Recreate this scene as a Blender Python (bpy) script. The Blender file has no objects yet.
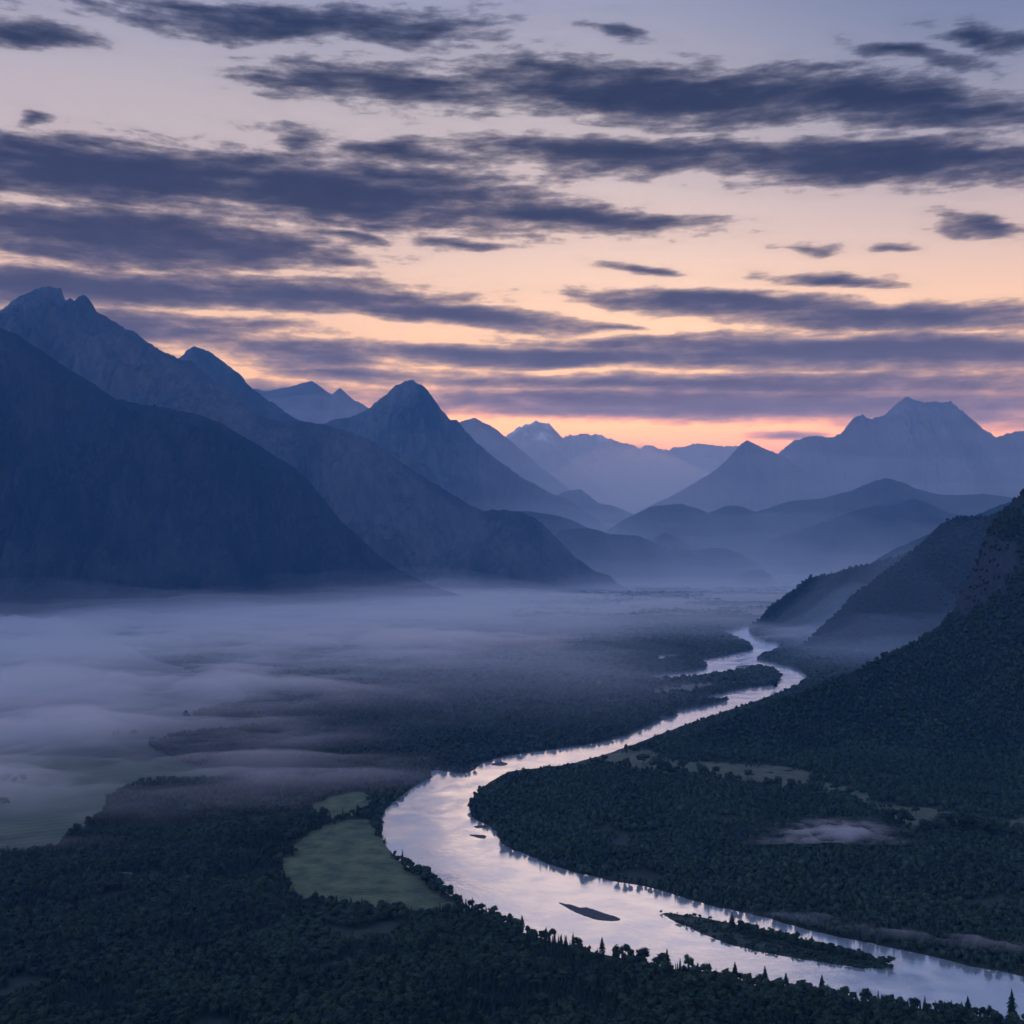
import bpy, bmesh, math, random
import numpy as np
from mathutils import Vector

rng = np.random.default_rng(7)
random.seed(7)
S = bpy.context.scene
COL = S.collection

# ------------------------------------------------------------------ camera maths
F = 1200.0                    # focal length in pixels of the 1024 px picture
HC = 525.0                    # eye height over the valley floor, metres
YH = 540.0                    # picture row of the horizon
PITCH = math.atan((YH - 512.0) / F)
CP, SP = math.cos(PITCH), math.sin(PITCH)


def ray(px, py):
    cx = (np.asarray(px, float) - 512.0) / F
    cu = (512.0 - np.asarray(py, float)) / F
    return cx, CP - SP * cu, SP + CP * cu


def ground(px, py, z=0.0):
    x, y, zz = ray(px, py)
    k = (z - HC) / zz
    return x * k, y * k


def at_y(px, py, Y):
    x, y, z = ray(px, py)
    k = Y / y
    return x * k, HC + z * k


def to_px(x, y, z):
    dz = z - HC
    fw = y * CP + dz * SP
    up = -y * SP + dz * CP
    return 512.0 + F * x / fw, 512.0 - F * up / fw


def sky_deg(px, py):
    x, y, z = ray(px, py)
    n = math.sqrt(x * x + y * y + z * z)
    return math.degrees(math.atan2(x, y)), math.degrees(math.asin(z / n))


# ------------------------------------------------------------------ noise (numpy)
def _hash(ix, iy, seed):
    h = (ix.astype(np.int64) * 374761393 + iy.astype(np.int64) * 668265263 + seed * 1442695041) & 0xFFFFFFFF
    h = ((h ^ (h >> 13)) * 1274126177) & 0xFFFFFFFF
    h = (h ^ (h >> 16)) & 0xFFFFFFFF
    return h


def vnoise(x, y, seed=0):
    """gradient noise, about -0.7..0.7"""
    x = np.asarray(x, float)
    y = np.asarray(y, float)
    x, y = np.broadcast_arrays(x, y)
    ix = np.floor(x)
    iy = np.floor(y)
    fx = x - ix
    fy = y - iy
    u = fx * fx * fx * (fx * (fx * 6 - 15) + 10)
    v = fy * fy * fy * (fy * (fy * 6 - 15) + 10)

    def g(a, b):
        h = _hash(ix + a, iy + b, seed)
        an = h.astype(float) * (2 * math.pi / 4294967296.0)
        return np.cos(an) * (fx - a) + np.sin(an) * (fy - b)
    n0 = g(0, 0) * (1 - u) + g(1, 0) * u
    n1 = g(0, 1) * (1 - u) + g(1, 1) * u
    return (n0 * (1 - v) + n1 * v) * 1.4


def fbm(x, y, octs=5, seed=0, gain=0.5, lac=2.03):
    a, s, t = 1.0, 0.0, 0.0
    for o in range(octs):
        s = s + a * vnoise(x, y, seed + o * 17)
        t += a
        a *= gain
        x = np.asarray(x) * lac + 3.7
        y = np.asarray(y) * lac + 1.3
    return s / t


def ridged(x, y, octs=5, seed=0, gain=0.5, lac=2.05):
    a, s, t = 1.0, 0.0, 0.0
    for o in range(octs):
        s = s + a * (1.0 - 2.0 * np.abs(vnoise(x, y, seed + o * 13)))
        t += a
        a *= gain
        x = np.asarray(x) * lac + 5.1
        y = np.asarray(y) * lac + 2.9
    return s / t


def smooth01(t):
    t = np.clip(t, 0, 1)
    return t * t * (3 - 2 * t)


def inside(poly, x, y):
    poly = np.asarray(poly, float)
    c = np.zeros(np.shape(x), bool)
    j = len(poly) - 1
    for i in range(len(poly)):
        xi, yi = poly[i]
        xj, yj = poly[j]
        if yi != yj:
            m = ((yi > y) != (yj > y)) & (x < (xj - xi) * (y - yi) / (yj - yi) + xi)
            c ^= m
        j = i
    return c


# ------------------------------------------------------------------ object helpers
def tag(o, label=None, cat=None, group=None, kind=None):
    if label:
        o['label'] = label
    if cat:
        o['category'] = cat
    if group:
        o['group'] = group
    if kind:
        o['kind'] = kind
    return o


def mesh_np(name, V, faces, mat=None, smooth=True):
    """faces: (n,3) or (n,4) int array"""
    V = np.ascontiguousarray(V, np.float32)
    faces = np.ascontiguousarray(faces, np.int32)
    k = faces.shape[1]
    me = bpy.data.meshes.new(name)
    me.vertices.add(len(V))
    me.vertices.foreach_set('co', V.ravel())
    me.loops.add(faces.size)
    me.loops.foreach_set('vertex_index', faces.ravel())
    me.polygons.add(len(faces))
    me.polygons.foreach_set('loop_start', np.arange(0, faces.size, k, dtype=np.int32))
    if smooth:
        me.polygons.foreach_set('use_smooth', np.ones(len(faces), bool))
    me.update(calc_edges=True)
    if mat:
        me.materials.append(mat)
    return me


def obj(name, me, parent=None):
    o = bpy.data.objects.new(name, me)
    COL.objects.link(o)
    if parent:
        o.parent = parent
    return o


def grid_faces(nr, nc):
    i = np.arange(nr - 1)[:, None] * nc + np.arange(nc - 1)[None, :]
    i = i.ravel()
    return np.stack([i, i + 1, i + nc + 1, i + nc], 1)


# ------------------------------------------------------------------ node helpers
def new_mat(name):
    m = bpy.data.materials.new(name)
    m.use_nodes = True
    m.node_tree.nodes.clear()
    return m, m.node_tree.nodes, m.node_tree.links


def ramp(nd, stops, interp='LINEAR'):
    r = nd.new('ShaderNodeValToRGB')
    e = r.color_ramp.elements
    r.color_ramp.interpolation = interp
    while len(e) < len(stops):
        e.new(0.5)
    for q, (p, c) in zip(e, stops):
        q.position = p
        q.color = (c[0], c[1], c[2], 1) if not isinstance(c, (int, float)) else (c, c, c, 1)
    return r


def terrain_mat(name, dark, mid, pale, scale, rock=None, rock_lo=0.55, rock_hi=0.7, bump=30.0, zsnow=None, attr=None, zs=0.6):
    """dark/mid/pale vegetation and scree mixed by noise in metres; rock shows where a second noise and the steepness allow"""
    m, nd, lk = new_mat(name)
    tc = nd.new('ShaderNodeTexCoord')
    mp = nd.new('ShaderNodeMapping')
    mp.inputs['Scale'].default_value = (1 / scale, 1 / scale, zs / scale)
    lk.new(tc.outputs['Object'], mp.inputs['Vector'])
    n1 = nd.new('ShaderNodeTexNoise')
    n1.inputs['Scale'].default_value = 1.0
    n1.inputs['Detail'].default_value = 9
    n1.inputs['Roughness'].default_value = 0.62
    lk.new(mp.outputs[0], n1.inputs['Vector'])
    r1 = ramp(nd, [(0.30, dark), (0.5, mid), (0.72, pale)])
    lk.new(n1.outputs['Fac'], r1.inputs['Fac'])
    col = r1.outputs['Color']
    if rock:
        n2 = nd.new('ShaderNodeTexNoise')
        n2.inputs['Scale'].default_value = 0.55
        n2.inputs['Detail'].default_value = 8
        n2.inputs['Roughness'].default_value = 0.6
        n2.inputs['Distortion'].default_value = 0.6
        lk.new(mp.outputs[0], n2.inputs['Vector'])
        g = nd.new('ShaderNodeNewGeometry')
        sx = nd.new('ShaderNodeSeparateXYZ')
        lk.new(g.outputs['Normal'], sx.inputs[0])
        ma = nd.new('ShaderNodeMath')
        ma.operation = 'MULTIPLY_ADD'
        ma.inputs[1].default_value = -0.28
        lk.new(sx.outputs['Z'], ma.inputs[0])
        lk.new(n2.outputs['Fac'], ma.inputs[2])
        ad = nd.new('ShaderNodeMath')
        ad.operation = 'ADD'
        ad.inputs[1].default_value = 0.17
        lk.new(ma.outputs[0], ad.inputs[0])
        rr = ramp(nd, [(rock_lo, 0.0), (rock_hi, 1.0)])
        lk.new(ad.outputs[0], rr.inputs['Fac'])
        fac = rr.outputs['Color']
        if attr:
            aa = nd.new('ShaderNodeAttribute')
            aa.attribute_name = attr
            fm = nd.new('ShaderNodeMath')
            fm.operation = 'MULTIPLY_ADD'
            fm.use_clamp = True
            fm.inputs[1].default_value = 0.85
            lk.new(aa.outputs['Fac'], fm.inputs[0])
            lk.new(rr.outputs['Color'], fm.inputs[2])
            fac = fm.outputs[0]
        mx = nd.new('ShaderNodeMix')
        mx.data_type = 'RGBA'
        lk.new(fac, mx.inputs['Factor'])
        lk.new(col, mx.inputs[6])
        n4 = nd.new('ShaderNodeTexNoise')
        n4.inputs['Scale'].default_value = 6
        n4.inputs['Detail'].default_value = 6
        lk.new(mp.outputs[0], n4.inputs['Vector'])
        rk = ramp(nd, [(0.3, [c * 0.55 for c in rock]), (0.7, rock)])
        lk.new(n4.outputs['Fac'], rk.inputs['Fac'])
        lk.new(rk.outputs['Color'], mx.inputs[7])
        col = mx.outputs[2]
    if zsnow:
        # old snow lying above a noisy height, less on the steepest faces
        sp = nd.new('ShaderNodeSeparateXYZ')
        lk.new(tc.outputs['Object'], sp.inputs[0])
        n5 = nd.new('ShaderNodeTexNoise')
        n5.inputs['Scale'].default_value = 1.6
        n5.inputs['Detail'].default_value = 8
        n5.inputs['Roughness'].default_value = 0.65
        lk.new(mp.outputs[0], n5.inputs['Vector'])
        a = nd.new('ShaderNodeMath')
        a.operation = 'MULTIPLY_ADD'
        a.inputs[1].default_value = 3000.0
        a.inputs[2].default_value = -1500.0
        lk.new(n5.outputs['Fac'], a.inputs[0])
        b = nd.new('ShaderNodeMath')
        b.operation = 'ADD'
        lk.new(a.outputs[0], b.inputs[0])
        lk.new(sp.outputs['Z'], b.inputs[1])
        c = nd.new('ShaderNodeMapRange')
        c.inputs['From Min'].default_value = zsnow
        c.inputs['From Max'].default_value = zsnow + 500
        lk.new(b.outputs[0], c.inputs['Value'])
        mx2 = nd.new('ShaderNodeMix')
        mx2.data_type = 'RGBA'
        lk.new(c.outputs[0], mx2.inputs['Factor'])
        lk.new(col, mx2.inputs[6])
        mx2.inputs[7].default_value = (0.62, 0.62, 0.66, 1)
        col = mx2.outputs[2]
    n3 = nd.new('ShaderNodeTexNoise')
    n3.inputs['Scale'].default_value = 5.0
    n3.inputs['Detail'].default_value = 7
    n3.inputs['Roughness'].default_value = 0.65
    lk.new(mp.outputs[0], n3.inputs['Vector'])
    bp = nd.new('ShaderNodeBump')
    bp.inputs['Strength'].default_value = 0.8
    bp.inputs['Distance'].default_value = bump
    lk.new(n3.outputs['Fac'], bp.inputs['Height'])
    bs = nd.new('ShaderNodeBsdfPrincipled')
    bs.inputs['Roughness'].default_value = 0.95
    bs.inputs['Specular IOR Level'].default_value = 0.1
    lk.new(col, bs.inputs['Base Color'])
    lk.new(bp.outputs[0], bs.inputs['Normal'])
    out = nd.new('ShaderNodeOutputMaterial')
    lk.new(bs.outputs[0], out.inputs['Surface'])
    return m


def leaf_mat(name, dark, light, scale=11.0, own=False):
    m, nd, lk = new_mat(name)
    g = nd.new('ShaderNodeNewGeometry')
    n = nd.new('ShaderNodeTexNoise')
    n.inputs['Scale'].default_value = 1 / scale
    n.inputs['Detail'].default_value = 3
    lk.new(g.outputs['Position'], n.inputs['Vector'])
    n2 = nd.new('ShaderNodeTexNoise')
    n2.inputs['Scale'].default_value = 1 / 160.0
    n2.inputs['Detail'].default_value = 3
    lk.new(g.outputs['Position'], n2.inputs['Vector'])
    av = nd.new('ShaderNodeMath')
    av.operation = 'MULTIPLY_ADD'
    av.inputs[1].default_value = 0.45
    lk.new(n2.outputs['Fac'], av.inputs[0])
    hv = nd.new('ShaderNodeMath')
    hv.operation = 'MULTIPLY'
    hv.inputs[1].default_value = 0.55
    lk.new(n.outputs['Fac'], hv.inputs[0])
    lk.new(hv.outputs[0], av.inputs[2])
    # every tree has a tone of its own
    if own:
        oi = nd.new('ShaderNodeObjectInfo')
        tone = oi.outputs['Random']
    else:
        ta = nd.new('ShaderNodeAttribute')
        ta.attribute_name = 'tone'
        tone = ta.outputs['Fac']
    tn = nd.new('ShaderNodeMath')
    tn.operation = 'MULTIPLY_ADD'
    tn.inputs[1].default_value = 0.28
    lk.new(tone, tn.inputs[0])
    lk.new(av.outputs[0], tn.inputs[2])
    r = ramp(nd, [(0.42, dark), (0.66, [0.5 * (p + q) for p, q in zip(dark, light)]), (0.92, light)])
    lk.new(tn.outputs[0], r.inputs['Fac'])
    bs = nd.new('ShaderNodeBsdfPrincipled')
    bs.inputs['Roughness'].default_value = 0.7
    bs.inputs['Specular IOR Level'].default_value = 0.15
    lk.new(r.outputs['Color'], bs.inputs['Base Color'])
    out = nd.new('ShaderNodeOutputMaterial')
    lk.new(bs.outputs[0], out.inputs['Surface'])
    return m


def plain_mat(name, c1, c2, scale, bump=0.0, rough=0.9, rows=0):
    m, nd, lk = new_mat(name)
    tc = nd.new('ShaderNodeTexCoord')
    n = nd.new('ShaderNodeTexNoise')
    n.inputs['Scale'].default_value = 1 / scale
    n.inputs['Detail'].default_value = 8
    n.inputs['Roughness'].default_value = 0.6
    lk.new(tc.outputs['Object'], n.inputs['Vector'])
    r = ramp(nd, [(0.33, c1), (0.67, c2)])
    fac = n.outputs['Fac']
    if rows:                                                   # mown swathes
        wv = nd.new('ShaderNodeTexWave')
        wv.inputs['Scale'].default_value = 0.314 / rows
        wv.inputs['Distortion'].default_value = 3.0
        wv.inputs['Detail'].default_value = 3
        rm = nd.new('ShaderNodeMapping')
        rm.inputs['Rotation'].default_value = (0, 0, math.radians(62))
        lk.new(tc.outputs['Object'], rm.inputs['Vector'])
        lk.new(rm.outputs[0], wv.inputs['Vector'])
        ad = nd.new('ShaderNodeMath')
        ad.operation = 'MULTIPLY_ADD'
        ad.inputs[1].default_value = 0.13
        lk.new(wv.outputs['Fac'], ad.inputs[0])
        sb = nd.new('ShaderNodeMath')
        sb.operation = 'SUBTRACT'
        sb.inputs[1].default_value = 0.065
        lk.new(n.outputs['Fac'], sb.inputs[0])
        lk.new(sb.outputs[0], ad.inputs[2])
        fac = ad.outputs[0]
    lk.new(fac, r.inputs['Fac'])
    bs = nd.new('ShaderNodeBsdfPrincipled')
    bs.inputs['Roughness'].default_value = rough
    bs.inputs['Specular IOR Level'].default_value = 0.15
    lk.new(r.outputs['Color'], bs.inputs['Base Color'])
    if bump:
        b = nd.new('ShaderNodeBump')
        b.inputs['Distance'].default_value = bump
        b.inputs['Strength'].default_value = 0.7
        lk.new(n.outputs['Fac'], b.inputs['Height'])
        lk.new(b.outputs[0], bs.inputs['Normal'])
    out = nd.new('ShaderNodeOutputMaterial')
    lk.new(bs.outputs[0], out.inputs['Surface'])
    return m


def volume_mat(name, color, density, aniso=0.0):
    m, nd, lk = new_mat(name)
    v = nd.new('ShaderNodeVolumePrincipled')
    v.inputs['Color'].default_value = (*color, 1)
    v.inputs['Density'].default_value = density
    v.inputs['Anisotropy'].default_value = aniso
    v.inputs['Absorption Color'].default_value = (1, 1, 1, 1)      # water droplets and clean air scatter, they hardly absorb
    out = nd.new('ShaderNodeOutputMaterial')
    lk.new(v.outputs[0], out.inputs['Volume'])
    return m


# ------------------------------------------------------------------ materials
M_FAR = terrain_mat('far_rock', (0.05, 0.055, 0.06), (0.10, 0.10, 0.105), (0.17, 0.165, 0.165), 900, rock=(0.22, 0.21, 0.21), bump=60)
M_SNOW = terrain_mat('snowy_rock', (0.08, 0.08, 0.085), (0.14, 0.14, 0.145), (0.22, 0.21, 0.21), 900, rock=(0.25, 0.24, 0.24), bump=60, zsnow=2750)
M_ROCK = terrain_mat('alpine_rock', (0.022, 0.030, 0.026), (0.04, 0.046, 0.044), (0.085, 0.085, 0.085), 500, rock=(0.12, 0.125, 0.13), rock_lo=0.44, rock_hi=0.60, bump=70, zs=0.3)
M_HILL = terrain_mat('wooded_hill', (0.020, 0.028, 0.022), (0.030, 0.040, 0.030), (0.05, 0.058, 0.045), 260, bump=22)
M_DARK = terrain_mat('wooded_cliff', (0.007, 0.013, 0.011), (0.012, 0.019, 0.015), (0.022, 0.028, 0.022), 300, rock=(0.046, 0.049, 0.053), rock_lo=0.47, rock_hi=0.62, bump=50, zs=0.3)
M_SLOPE = terrain_mat('slope_soil', (0.012, 0.016, 0.012), (0.020, 0.024, 0.017), (0.035, 0.036, 0.028), 60, rock=(0.048, 0.054, 0.062), rock_lo=0.58, rock_hi=0.70, bump=6, attr='bare_rock')
M_GROUND = plain_mat('valley_soil', (0.016, 0.022, 0.016), (0.045, 0.055, 0.034), 420, bump=2.0)
M_MEADOW = plain_mat('meadow_grass', (0.040, 0.062, 0.032), (0.14, 0.15, 0.068), 38, bump=0.4, rows=11)
M_STRIP = plain_mat('dry_pasture', (0.06, 0.075, 0.042), (0.125, 0.122, 0.072), 40, bump=0.4)
M_FIELD = plain_mat('misty_field', (0.04, 0.06, 0.035), (0.12, 0.13, 0.08), 150, bump=0.4, rows=26)
M_GRAVEL = plain_mat('river_gravel', (0.045, 0.043, 0.042), (0.10, 0.095, 0.09), 9, bump=0.5)
M_ISLAND = plain_mat('island_scrub', (0.025, 0.033, 0.022), (0.065, 0.072, 0.045), 25, bump=0.8)
M_LEAF = leaf_mat('leaves', (0.004, 0.013, 0.009), (0.044, 0.078, 0.038))
M_LEAF_OWN = leaf_mat('leaves_single', (0.004, 0.013, 0.009), (0.044, 0.078, 0.038), own=True)
M_NEEDLE = leaf_mat('needles', (0.004, 0.012, 0.009), (0.022, 0.042, 0.026))
M_NEEDLE_OWN = leaf_mat('needles_single', (0.004, 0.012, 0.009), (0.022, 0.042, 0.026), own=True)
M_WOODS = leaf_mat('far_leaves', (0.005, 0.015, 0.011), (0.040, 0.066, 0.036), 20)
M_BARK = plain_mat('bark', (0.03, 0.024, 0.02), (0.07, 0.058, 0.048), 0.6, bump=0.05)


def water_mat():
    m, nd, lk = new_mat('river_water')
    tc = nd.new('ShaderNodeTexCoord')
    mp = nd.new('ShaderNodeMapping')
    mp.inputs['Rotation'].default_value = (0, 0, math.radians(25))
    mp.inputs['Scale'].default_value = (1 / 7, 1 / 13, 1)
    lk.new(tc.outputs['Object'], mp.inputs['Vector'])
    n = nd.new('ShaderNodeTexNoise')
    n.inputs['Scale'].default_value = 1
    n.inputs['Detail'].default_value = 8
    n.inputs['Roughness'].default_value = 0.7
    n.inputs['Distortion'].default_value = 0.3
    lk.new(mp.outputs[0], n.inputs['Vector'])
    b = nd.new('ShaderNodeBump')
    b.inputs['Strength'].default_value = 0.5
    b.inputs['Distance'].default_value = 0.5
    n0 = nd.new('ShaderNodeTexNoise')
    n0.inputs['Scale'].default_value = 1 / 45
    n0.inputs['Detail'].default_value = 4
    lk.new(tc.outputs['Object'], n0.inputs['Vector'])
    r0 = ramp(nd, [(0.38, 0.25), (0.66, 1.0)])
    lk.new(n0.outputs['Fac'], r0.inputs['Fac'])
    hm = nd.new('ShaderNodeMath')
    hm.operation = 'MULTIPLY'
    lk.new(n.outputs['Fac'], hm.inputs[0])
    lk.new(r0.outputs['Color'], hm.inputs[1])
    lk.new(hm.outputs[0], b.inputs['Height'])
    n2 = nd.new('ShaderNodeTexNoise')
    n2.inputs['Scale'].default_value = 1 / 60
    n2.inputs['Detail'].default_value = 5
    n2.inputs['Distortion'].default_value = 0.5
    lk.new(tc.outputs['Object'], n2.inputs['Vector'])
    rr = ramp(nd, [(0.38, 0.09), (0.62, 0.22)])
    lk.new(n2.outputs['Fac'], rr.inputs['Fac'])
    bs = nd.new('ShaderNodeBsdfPrincipled')
    bs.inputs['Base Color'].default_value = (0.70, 0.70, 0.68, 1)      # brightness put into a pale base where the sky reflection falls short
    bs.inputs['IOR'].default_value = 1.33
    lk.new(rr.outputs['Color'], bs.inputs['Roughness'])
    lk.new(b.outputs[0], bs.inputs['Normal'])
    gl = nd.new('ShaderNodeBsdfGlossy')
    gl.inputs['Color'].default_value = (0.74, 0.89, 1.0, 1)
    lk.new(rr.outputs['Color'], gl.inputs['Roughness'])
    lk.new(b.outputs[0], gl.inputs['Normal'])
    mx = nd.new('ShaderNodeMixShader')
    mx.inputs[0].default_value = 0.74
    lk.new(bs.outputs[0], mx.inputs[1])
    lk.new(gl.outputs[0], mx.inputs[2])
    out = nd.new('ShaderNodeOutputMaterial')
    lk.new(mx.outputs[0], out.inputs['Surface'])
    return m


M_WATER = water_mat()

# ------------------------------------------------------------------ mountains
MOUNTAINS = {}


class Ridge:
    """A mountain: its crest line (pixels + distance) swept down to the valley front and back, with gullies, spurs and rock relief."""

    def __init__(self, pts, Y, slope=0.7, back=0.8, conc=1.25, rough=1.0, relief=0.10, lam=900., seed=1, nx=500, nv=110, zmin=-12., cut=True):
        pts = [tuple(map(float, p)) for p in pts]
        for end, sgn in ((0, -1), (-1, 1)):                    # a crest that ends inside the view runs down to the plain
            ex, ey = pts[end]
            Ye = float(Y) if np.isscalar(Y) else float(np.array(Y, float)[end, 1])
            foot = YH + F * HC / Ye
            if -150 < ex < 1150 and ey < foot - 1:
                toe = [(ex + sgn * (foot - ey) * 0.45 / 0.85, ey + (foot - ey) * 0.55), (ex + sgn * (foot - ey) * 1.5, foot + 1)]
                pts = toe[::-1] + pts if end == 0 else pts + toe
        pts = np.array(pts)
        px = np.linspace(pts[0, 0], pts[-1, 0], nx * 3)
        py = np.interp(px, pts[:, 0], pts[:, 1])
        if np.isscalar(Y):
            yy = np.full_like(px, float(Y))
        else:
            Yp = np.array(Y, float)
            yy = np.interp(px, Yp[:, 0], Yp[:, 1])
        x, z = at_y(px, py, yy)
        self.xs = np.linspace(x[0], x[-1], nx)
        self.ys = np.interp(self.xs, x, yy)
        h = np.interp(self.xs, x, z)
        dist = np.median(self.ys)
        pxm = dist / F                                         # metres per pixel out there
        jag = fbm(self.xs / (14 * pxm), self.xs * 0 + seed * 3.1, 6, seed + 50, 0.62) * 2.2 * rough * pxm
        jag = jag + (ridged(self.xs / (5.5 * pxm), self.xs * 0 + seed * 1.7, 4, seed + 80, 0.6) - 0.3) * 0.9 * rough * pxm
        h = h + jag * np.clip(h / 300.0, 0, 1)
        self.h = np.maximum(h, zmin)
        k = max(3, nx // 14)
        ker = np.hanning(k * 2 + 1)
        ker /= ker.sum()
        hs = np.convolve(np.pad(self.h, k, mode='edge'), ker, 'valid')
        hs = np.maximum(hs, self.h * 0.7)
        wob = 1 + 0.5 * fbm(self.xs / (lam * 1.6), self.xs * 0 + 7.7, 4, seed + 9)
        self.wf = np.maximum(hs, 30) / slope * wob
        self.wb = np.maximum(hs, 30) / back
        self.conc, self.relief, self.lam, self.seed = conc, relief, lam, seed
        self.nx, self.nv, self.zmin = nx, nv, zmin

    def z_at(self, x, y):
        h = np.interp(x, self.xs, self.h)
        yr = np.interp(x, self.xs, self.ys)
        wf = np.interp(x, self.xs, self.wf)
        wb = np.interp(x, self.xs, self.wb)
        v = yr - y
        t = np.where(v >= 0, v / wf, -v / wb)
        return self._z(x, v, t, h)

    def _z(self, x, v, t, h):
        tc = np.clip(t, 0, 1.0)
        base = h * (1 - tc) ** self.conc
        lam = self.lam
        wx = fbm(x / lam * 0.7, v / lam * 0.7, 3, self.seed + 3) * 0.5
        spur = ridged(x / lam + wx, v / (lam * 3.2) + wx * 0.4, 7, self.seed, 0.58)
        fine = fbm(x / (lam * 0.22), v / (lam * 0.35), 5, self.seed + 31, 0.6)
        env = np.clip(tc * 4.5, 0, 1) * np.clip((1 - tc) * 2.2, 0, 1) ** 0.8
        hm = np.maximum(h, 0)
        z = base + env * hm * self.relief * (spur - 0.25) + env * hm * self.relief * 0.4 * fine
        z = np.where(t > 1, self.zmin, np.maximum(z, self.zmin))
        return z

    def build(self, name, mat, label, cat='mountain', bare=None):
        nvf = int(self.nv * 0.72)
        tf = np.concatenate([-np.linspace(1.02, 0, self.nv - nvf, endpoint=False) ** 1.2, np.linspace(0, 1.02, nvf) ** 1.25])
        t = tf[:, None]
        v = np.where(t >= 0, t * self.wf[None, :], t * self.wb[None, :])
        x = np.broadcast_to(self.xs[None, :], v.shape)
        y = self.ys[None, :] - v
        z = self._z(x, v, np.abs(t) * np.ones_like(v), np.broadcast_to(self.h[None, :], v.shape))
        z[0, :] = self.zmin - 6
        z[-1, :] = self.zmin - 6
        V = np.stack([x, y, z], -1).reshape(-1, 3)
        me = mesh_np(name, V, grid_faces(*v.shape)[:, ::-1], mat)
        if bare is not None:                                   # where no trees hold and the rock is exposed
            qx, qy = to_px(V[:, 0], V[:, 1], V[:, 2])
            qx = qx + fbm(V[:, 0] / 40, V[:, 2] / 40, 4, 5) * 16
            qy = qy + fbm(V[:, 0] / 40, V[:, 2] / 40, 4, 6) * 16
            at = me.attributes.new('bare_rock', 'FLOAT', 'POINT')
            at.data.foreach_set('value', inside(bare, qx, qy).astype(np.float32))
        o = obj(name, me)
        tag(o, label, cat, None, 'structure')
        return self


def mountain(pts, Y, mat, label, name='mountain', cat='mountain', **k):
    return Ridge(pts, Y, **k).build(name, mat, label, cat)


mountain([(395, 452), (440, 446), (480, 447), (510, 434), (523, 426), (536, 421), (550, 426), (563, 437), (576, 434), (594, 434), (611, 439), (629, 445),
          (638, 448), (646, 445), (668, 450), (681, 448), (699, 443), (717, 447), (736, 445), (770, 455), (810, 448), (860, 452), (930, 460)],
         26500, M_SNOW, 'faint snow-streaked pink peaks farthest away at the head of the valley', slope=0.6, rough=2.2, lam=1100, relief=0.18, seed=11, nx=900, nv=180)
mountain([(430, 480), (480, 478), (520, 464), (541, 454), (556, 450), (576, 467), (594, 481), (616, 496), (635, 509), (660, 528), (700, 560)],
         24000, M_FAR, 'pale mauve spur in front of the snowy peaks', slope=0.7, rough=1.0, lam=1800, seed=12)
mountain([(-150, 410), (60, 405), (180, 398), (254, 389), (266, 391), (289, 387), (300, 384), (312, 381), (324, 389), (332, 395), (340, 388), (352, 399), (369, 408), (400, 425), (460, 455), (520, 500)],
         21500, M_FAR, 'blue twin-topped summit seen left of the tall pyramid peak', slope=0.7, rough=1.0, lam=1700, seed=13)
mountain([(400, 450), (430, 438), (457, 423), (466, 420), (475, 418), (486, 424), (497, 430), (519, 448), (541, 467), (567, 487), (590, 505), (620, 530), (660, 560)],
         20800, M_FAR, 'long blue shoulder just right of the pyramid peak', slope=0.75, rough=0.8, lam=1600, seed=14)
mountain([(700, 480), (760, 468), (790, 444), (797, 440), (805, 437), (820, 437), (835, 437), (844, 431), (854, 418), (863, 416), (871, 420), (884, 416), (895, 405), (906, 396), (911, 397), (917, 401), (925, 403),
          (951, 402), (962, 411), (977, 424), (996, 437), (1024, 431), (1060, 425), (1120, 432), (1200, 428), (1300, 445)],
         20000, M_FAR, 'broad grey-blue massif with a flat-topped summit at right', slope=1.0, rough=1.6, lam=1000, relief=0.18, seed=15, nx=900, nv=200)
mountain([(600, 540), (640, 512), (655, 504), (677, 493), (707, 476), (726, 461), (741, 444), (747, 440), (754, 444), (769, 450), (781, 455), (800, 468), (840, 490), (900, 520), (960, 545)],
         18600, M_FAR, 'small horned peak in front of the flat-topped massif', slope=1.0, rough=1.1, lam=1100, seed=16)
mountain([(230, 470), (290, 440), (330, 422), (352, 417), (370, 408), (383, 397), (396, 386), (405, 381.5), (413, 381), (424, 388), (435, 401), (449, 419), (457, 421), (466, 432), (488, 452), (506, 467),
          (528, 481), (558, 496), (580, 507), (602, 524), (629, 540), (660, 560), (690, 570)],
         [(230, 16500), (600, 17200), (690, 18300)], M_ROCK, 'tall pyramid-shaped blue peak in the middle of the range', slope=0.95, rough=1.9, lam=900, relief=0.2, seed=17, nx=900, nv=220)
mountain([(520, 520), (545, 500), (567, 491), (580, 489), (598, 503), (616, 507), (633, 514), (650, 530), (680, 555)],
         18300, M_HILL, 'low blue hill peeping out at the foot of the pyramid peak', 'hill', 'hill', slope=0.6, rough=0.6, lam=1200, seed=18)
mountain([(100, 372), (150, 366), (180, 358), (187, 350), (194, 347.5), (201, 348), (215, 356), (230, 367), (240, 375), (250, 387), (273, 403), (293, 418), (330, 440), (380, 470)],
         15600, M_ROCK, 'stepped blue ridge with one blunt top behind the twin-knobbed mountain', slope=0.8, rough=2.0, lam=800, relief=0.2, seed=19)
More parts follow.
